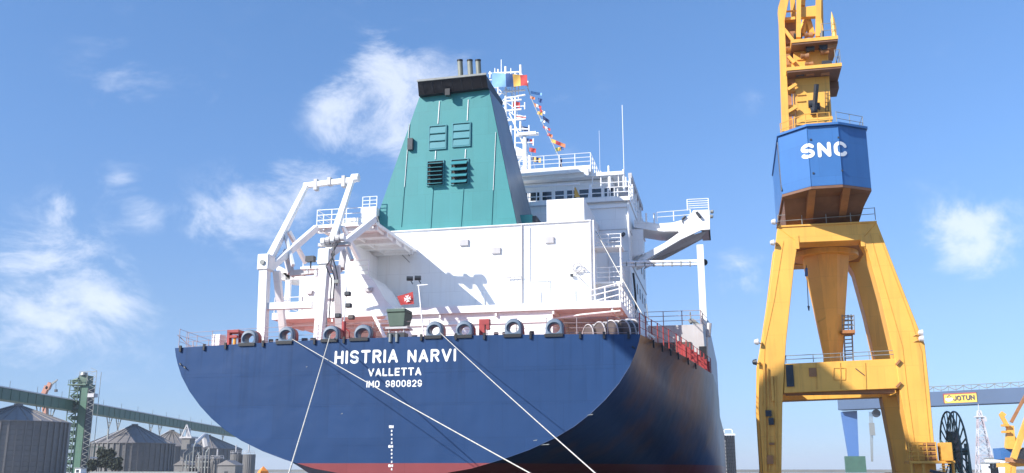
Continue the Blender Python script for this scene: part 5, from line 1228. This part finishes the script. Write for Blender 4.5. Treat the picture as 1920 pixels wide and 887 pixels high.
silo(391, 815, 446, 842, 372, 'grain silo farthest right, next to the ship hull')
# small hopper silos
def bin_(x, yt, wpx, Y, label, cone=True):
    c = at(x, yt, Y); r = wpx/2*Y/FPX; t = thing('storage_bin', (c.x, Y, .1), label, 'silo', 'small grey storage bins beside the hull')
    MB().lathe((c.x, Y, 0), [(r, .1), (r, c.z), (r+.1, c.z), (r*.4, c.z+.8), (.25, c.z+.9), (.25, c.z+2), (0, c.z+2)] if cone else [(r, .1), (r, c.z), (0, c.z)], 28).build('wall', ZINC, t)
    railing([(c.x-r, Y-r*.3, c.z), (c.x, Y-r, c.z), (c.x+r, Y-r*.3, c.z)], .9, t, GREYW, 2, 1.2, .05, .05, deep=True)
    for i in range(12):
        tt = math.pi+math.pi*i/11; MB().box(c.x+r*math.cos(tt)-.06, c.x+r*math.cos(tt)+.06, Y+r*math.sin(tt)-.06, Y+r*math.sin(tt)+.06, .1, c.z-.1).build('stiffener', ZINC, t)
    MB().tube((c.x-.2, Y-.2, c.z+.6), (c.x-.2, Y-.2, c.z+2.6), .2).build('vent', GREYW, t)
    return t
bin_(382, 861, 28, 240, 'small ribbed storage bin, left one of the pair before the silos')
bin_(409, 861, 28, 240, 'small ribbed storage bin, right one of the pair before the silos')
bin_(444, 852, 24, 250, 'tall narrow grey bin standing next to the pair', False)
bin_(468, 852, 24, 250, 'tall narrow grey bin closest to the ship hull', False)
# dark concrete pier buildings between silos
c0 = at(352, 822, 262); pt = thing('elevator_shaft', (c0.x, 262, .1), 'narrow grey service tower between the silos with pale gear on top', 'tower')
MB().box(c0.x-1.3, c0.x+1.3, 261, 264, .1, c0.z).build('wall', ZINC, pt); MB().box(c0.x-1.9, c0.x+2, 260.6, 264.4, c0.z, c0.z+.5).bar((c0.x-1.5, 261, c0.z+.5), (c0.x, 261, c0.z+4), .3).bar((c0.x+1.5, 261, c0.z+.5), (c0.x, 261, c0.z+4), .3).tube((c0.x, 262, c0.z+.5), (c0.x, 262, c0.z+3), .7).build('head_gear', GREYW, pt)
c1 = at(378, 840, 280)
MB().tube(at(360, 836, 262), at(384, 815, 285), .5).tube(at(384, 815, 285), at(388, 838, 285), 1.2).build('spout', GREYW, pt)
# green conveyor gallery
G0, G1 = Vector((-160, 178, 0)), Vector((-212, 402, 0))
zt0 = at(0, 738, 200).z
ps = at(0, 739, 200); pe = at(404, 807, 384); dg = (pe-ps).normalized()
A = ps-dg*18; B = pe+dg*60
gl = thing('conveyor_gallery', ((ps.x+pe.x)/2, 290, .1), 'long green enclosed conveyor gallery crossing above the silos', 'conveyor')
MB().bar(A, B, 3.2, 2.7).build('gallery_body', GREEN, gl)
MB().prism([A+Vector((-1.9, 0, 1.36)), A+Vector((1.9, 0, 1.36)), A+Vector((0, 0, 2.0))], B-A).build('gallery_roof', GREYM, gl)
Lg = (B-A).length; nside = Vector((dg.y, -dg.x, 0)).normalized()
for k in range(60):
    p = A+dg*(Lg*(k+.5)/60)+nside*1.63; MB().bar(p-Vector((0, 0, 1.3)), p+Vector((0, 0, 1.3)), .12, .1).build('panel_rib', GREEN, gl)
for k in range(18):
    p = A+dg*(Lg*(k+.5)/18)+Vector((0, 0, 1.9)); MB().tube(p, p+Vector((0, 0, 1.6)), .07, 4).build('roof_post', GREYM, gl)
zb_ = ps.z-1.35
for k, (x, y) in enumerate([(75, 771), (95, 775), (205, 788), (222, 790), (283, 799), (300, 802), (340, 806), (352, 807), (418, 818)]):
    # trestle: foot under the gallery line
    d = at(x, y, 1)-EYE; den = d.x*dg.y-d.y*dg.x; t = (ps.x*dg.y-ps.y*dg.x)/den; P = Vector((d.x*t, d.y*t, 0)); zk = A.z-1.35
    m = MB(); m.bar(P+Vector((0, 0, .1)), P+Vector((0, 0, zk-4.2)), .4)
    for s in (-1, 1): m.bar(P+Vector((0, 0, zk-4.2)), P+dg*2.6*s+Vector((0, 0, zk)), .22); m.bar(P+Vector((0, 0, zk-2.2)), P+dg*1.3*s+Vector((0, 0, zk-2.2)), .15)
    m.bar(P+Vector((0, 0, zk-.3)), P+dg*0+Vector((0, 0, zk-4)), .15); m.build('trestle', GREYM, gl)
# green elevator tower
ty = 238
def G(x, y, Y=ty): return at(x, y, Y)
tg = thing('elevator_tower', (G(145, 880).x, ty, .1), 'tall green grain elevator tower rising through the gallery', 'tower')
tcx = G(143, 790).x; ztop = G(143, 722).z
MB().box(tcx+.1, tcx+2.6, ty, ty+3, .1, ztop).build('lift_shaft', GREEN, tg)
for k in range(12): MB().box(tcx-2.6, tcx-.2, ty+1.0, ty+1.2, 1+k*2.0, 2.2+k*2.0).build('cladding', GREEN, tg)
MB().box(tcx+2.65, tcx+2.95, ty+.1, ty+2.8, .1, ztop-1).build('shaft_side', DARK, tg)
m = MB(); 
for X in (tcx-2.8, tcx-.1):
    for Y in (ty-.5, ty+3): m.bar((X, Y, .1), (X, Y, ztop+1.5), .18)
m.build('stair_tower_frame', GREENL, tg)
nl = 17; hh = (ztop+1)/nl
for k in range(nl):
    z = .5+k*hh; MB().box(tcx-2.9, tcx, ty-.6, ty+.9, z, z+.1).build('landing', GREENL, tg)
    MB().box(tcx-2.9, tcx, ty-.62, ty-.55, z+.9, z+1.0).build('landing_rail', GREENL, tg)
    s = -1 if k % 2 else 1; MB().bar((tcx-1.45-1.1*s, ty-.2, z), (tcx-1.45+1.1*s, ty-.2, z+hh), .55, .12).build('stair_flight', GREENL, tg)
MB().box(tcx-3.4, tcx+2.4, ty-.8, ty+3.4, ztop-.1, ztop+.25).build('head_platform', GREENL, tg)
MB().box(tcx-.8, tcx+2.2, ty, ty+2.5, ztop+.3, ztop+2.6).tube((tcx-2.4, ty, ztop+1), (tcx-.5, ty, ztop+1.6), .6).build('head_drive', GREENL, tg)
MB().lathe((tcx+.7, ty+.3, ztop+2.7), [(0, 0), (1.1, 0), (.9, .7), (0, .9)], 14).build('drive_dome', GREYM, tg)
railing([(tcx-3.3, ty-.7, ztop+.25), (tcx+2.3, ty-.7, ztop+.25)], 1.1, tg, GREENL, 2, 1.4, .06, .06, deep=True)
m = MB(); 
X1, X2 = tcx+3.1, tcx+4.9
zt9 = G(160, 697).z
for X in (X2,): 
    for Y in (ty, ty+2): m.bar((X, Y, .1), (X, Y, zt9), .12)
for k in range(18): m.bar((tcx+2.9, ty, 1+k*zt9/18), (X2, ty, 1+(k+.5)*zt9/18), .09); m.bar((X2, ty, 1+(k+.5)*zt9/18), (tcx+2.9, ty, 1+(k+1)*zt9/18), .09)
for X in (tcx-.5, tcx+2): m.bar((X, ty, ztop), (X, ty, zt9), .1)
m.bar((tcx-.5, ty, zt9), (X2, ty, zt9), .14).bar((tcx+1, ty, zt9), (tcx+2.5, ty, ztop+1), .1)
m.build('side_truss', GREYM, tg)
MB().box(tcx+2.9, X2, ty-.3, ty+1.5, G(157, 745).z, G(157, 738).z).build('truss_machine', GREYW, tg)

# sheds and pipework between the silos and the hull
for (x, y, w_, h_, Yc, nm, lb) in ((425, 868, 5.0, 0, 232, 'small_shed', 'small pale shed roof between the bins and the hull'), (340, 868, 4.0, 0, 236, 'pump_house', 'small grey pump house left of the pair of bins')):
    c = at(x, y, Yc); tt = thing(nm, (c.x, Yc, .1), lb, 'shed')
    MB().box(c.x-w_/2, c.x+w_/2, Yc, Yc+4, .1, c.z-.6).build('wall', ZINC, tt)
    MB().prism([Vector((c.x-w_/2-.3, Yc-.3, c.z-.6)), Vector((c.x+w_/2+.3, Yc-.3, c.z-.6)), Vector((c.x, Yc-.3, c.z+.7))], (0, 4.6, 0)).build('roof', ZINCR, tt)
    MB().box(c.x-.5, c.x+.5, Yc-.03, Yc-.005, .1, 1.2).build('door', DARK, tt)
pr = thing('pipe_rack', (at(360, 880, 234).x, 234, .1), 'pipe rack and pale ducts standing beside the bins', 'pipe rack'); rndp = random.Random(5)
for k in range(9):
    x = 342+k*6; a = at(x, 880, 234); zt_ = at(x, 846+rndp.uniform(-8, 12), 234).z
    MB().bar((a.x, 234, .1), (a.x, 234, zt_), .22).bar((a.x, 234, zt_), (a.x+rndp.uniform(-1.5, 1.5), 235, zt_+1.2), .3).build('pipe', GREYM if k % 2 else ZINC, pr)
for z in (2.2, 3.6): MB().bar((at(342, 880, 234).x, 234.2, z), (at(392, 880, 234).x, 234.2, z), .25).build('pipe', GREYM, pr)
# far pink crane above gallery
yq = 420
sc3 = thing('dockside_crane', (at(85, 740, yq).x, yq, 0), 'distant faded orange crane jib showing above the green gallery', 'crane')
PKO = paint('faded_orange_paint', (.45, .20, .13), .7, .15, .1)
MB().bar(at(85, 880, yq), at(85, 740, yq), 2.2).build('mast', PKO, sc3)
MB().bar(at(81, 742, yq), at(89, 724, yq), 1.6, 2.4).bar(at(89, 730, yq), at(95, 718, yq), 1.6, 2.0).build('machinery', PKO, sc3)
MB().bar(at(90, 725, yq), at(108, 712, yq), 1.0, 1.4, .5, .5).build('jib', GREYM, sc3)
MB().tube(at(105, 714, yq), at(105, 733, yq), .12, 4).box(at(105, 733, yq).x-.6, at(105, 733, yq).x+.6, yq-.5, yq+.5, at(105, 735, yq).z, at(105, 730, yq).z).build('hoist_line', DARK, sc3)
# railing + wall strip at the bottom left, white van-like hut
a = at(185, 884, 180); b = at(345, 884, 180)
wl = thing('quay_wall', ((a.x+b.x)/2, 180, .1), 'low pale parapet wall along the silo quay', 'wall')
MB().box(a.x-2, b.x+3, 180, 180.6, .1, 1.25).build('wall', GREYM, wl)
c = at(152, 876, 190); hb = thing('gate_hut', (c.x, 190, .1), 'tiny white hut at the foot of the green tower', 'hut')
MB().box(c.x-.7, c.x+.7, 189, 191, .1, 1.9).build('wall', WHITEP, hb); MB().box(c.x-.9, c.x+.9, 188.8, 191.2, 1.9, 2.05).build('roof', GREYM, hb); MB().box(c.x-.4, c.x+.3, 188.94, 188.99, 1.0, 1.6).build('window', GLASS, hb)
# loading shed frame near trees
c = at(182, 850, 205); fr2 = thing('loading_frame', (c.x, 205, .1), 'open steel loading frame behind the bushy trees', 'frame')
m = MB(); x0, x1 = at(165, 850, 205).x, at(188, 850, 205).x; z1 = at(176, 838, 205).z
for X in (x0, (x0+x1)/2, x1):
    m.bar((X, 205, .1), (X, 205, z1), .14)
for z in (2, 3.5, z1): m.bar((x0, 205, z), (x1, 205, z), .12)
m.build('posts', GREENL, fr2); MB().box(x0+1, x1+3.5, 204.5, 207, at(176, 857, 205).z-.3, at(176, 857, 205).z).build('canopy', GREYW, fr2)

# ------------------------------------------------------------------ trees
def tree(xc, ytop, wpx, Y, label, n=2600, name='tree'):
    c = at(xc, 880, Y); z1 = at(xc, ytop, Y).z; R = wpx/2*Y/FPX
    t = thing(name, (c.x, Y, .1), label, 'tree', 'bushy trees at the silo quay')
    m = MB(); m.tube((c.x, Y, .1), (c.x+.1, Y, z1*.55), .22, 7, .12); rnd = random.Random(int(xc))
    cl = []
    for k in range(16):
        an = rnd.uniform(0, 6.28); rr = R*rnd.uniform(.2, .75); z = z1*rnd.uniform(.42, .86); p = Vector((c.x+rr*math.cos(an), Y+rr*.7*math.sin(an), z)); cl.append((p, R*rnd.uniform(.25, .45)))
        m.tube((c.x, Y, z1*rnd.uniform(.2, .45)), p, .09, 5, .03)
    m.build('trunk', BARK, t)
    f = MB()
    for k in range(n):
        p, r = rnd.choice(cl); d = Vector((rnd.gauss(0, 1), rnd.gauss(0, 1), rnd.gauss(0, .8))).normalized()*r*rnd.uniform(.45, 1.05); q = p+d
        if q.z > z1: continue
        s = rnd.uniform(.16, .38); u = Vector((rnd.uniform(-1, 1), rnd.uniform(-1, 1), rnd.uniform(-1, 1))).normalized(); v = u.cross(Vector((rnd.uniform(-1, 1), rnd.uniform(-1, 1), rnd.uniform(-1, 1)))).normalized()
        f.add([q-u*s, q+v*s*.5, q+u*s, q-v*s*.5], [(0, 1, 2, 3)])
    f.build('crown', LEAF, t)
tree(197, 838, 46, 196, 'leafy tree in front of the wide silo, tallest of the group')
tree(216, 856, 34, 192, 'rounder bush at the right of the tall leafy tree')
tree(172, 860, 26, 194, 'small bush right of the green tower foot')
# small orange peak at the waterline left of the hull
p = at(494, 889, 46)
om = MB(); a0 = at(494, 874, 46)
om.lathe((a0.x, 46, 0), [(.55, a0.z-1.5), (.5, a0.z-.9), (.28, a0.z-.25), (0, a0.z)], 4)
om.lathe((a0.x, 46, 0), [(.35, -2.6), (.35, a0.z-1.5)], 10)
tag(om.build('marker_buoy', ORANGE), 'small orange peaked marker at the bottom edge beside the hull', 'marker')
# ------------------------------------------------------------------ added crane, unseen behind the viewpoint, its jib shaped to shade the left leg
jc = thing('added_jib_crane', (-16, -34, 0), 'unseen yellow jib crane added behind the viewpoint, its long jib shaped to shade the portal crane leg', 'crane')
jt = Vector((-38.1, 22.0, 40.4)); jb = Vector((-17, -32, 15))
MB().box(-20, -12, -38, -30, 9, 10.2).build('portal_deck', YELLOW, jc)
for X in (-19.4, -12.6):
    for Y in (-37.4, -30.6): MB().bar((X, Y, 0), (X, Y, 9), .9).build('leg', YELLOW, jc)
MB().box(-19, -14, -37, -31, 10.25, 14.5).build('machinery_cab', CABBLUE, jc)
MB().bar((-17, -36, 14.5), (-19, -32, 27), .9).build('mast', YELLOW, jc)
MB().bar(jb, jt, 2.6, 2.0, 5.6, 4.6, up=(0, 0, 1)).build('jib', YELLOW, jc)
MB().tube((-19, -32, 27), jb.lerp(jt, .75)+Vector((0, 0, 1.8)), .12).build('jib_stay', DARK, jc)
# ------------------------------------------------------------------ thin harbour haze
hz = MB().box(-4700, 4700, -450, 7200, -7, 75)
HZM = bpy.data.materials.new('haze_air'); HZM.use_nodes = True; ht = HZM.node_tree; ht.nodes.clear()
ho = ht.nodes.new('ShaderNodeOutputMaterial'); hv = ht.nodes.new('ShaderNodeVolumePrincipled')
hv.inputs['Color'].default_value = (.86, .92, 1, 1); hv.inputs['Density'].default_value = .0002; hv.inputs['Anisotropy'].default_value = 0
ht.links.new(hv.outputs[0], ho.inputs['Volume'])
tag(hz.build('haze', HZM), kind='stuff')
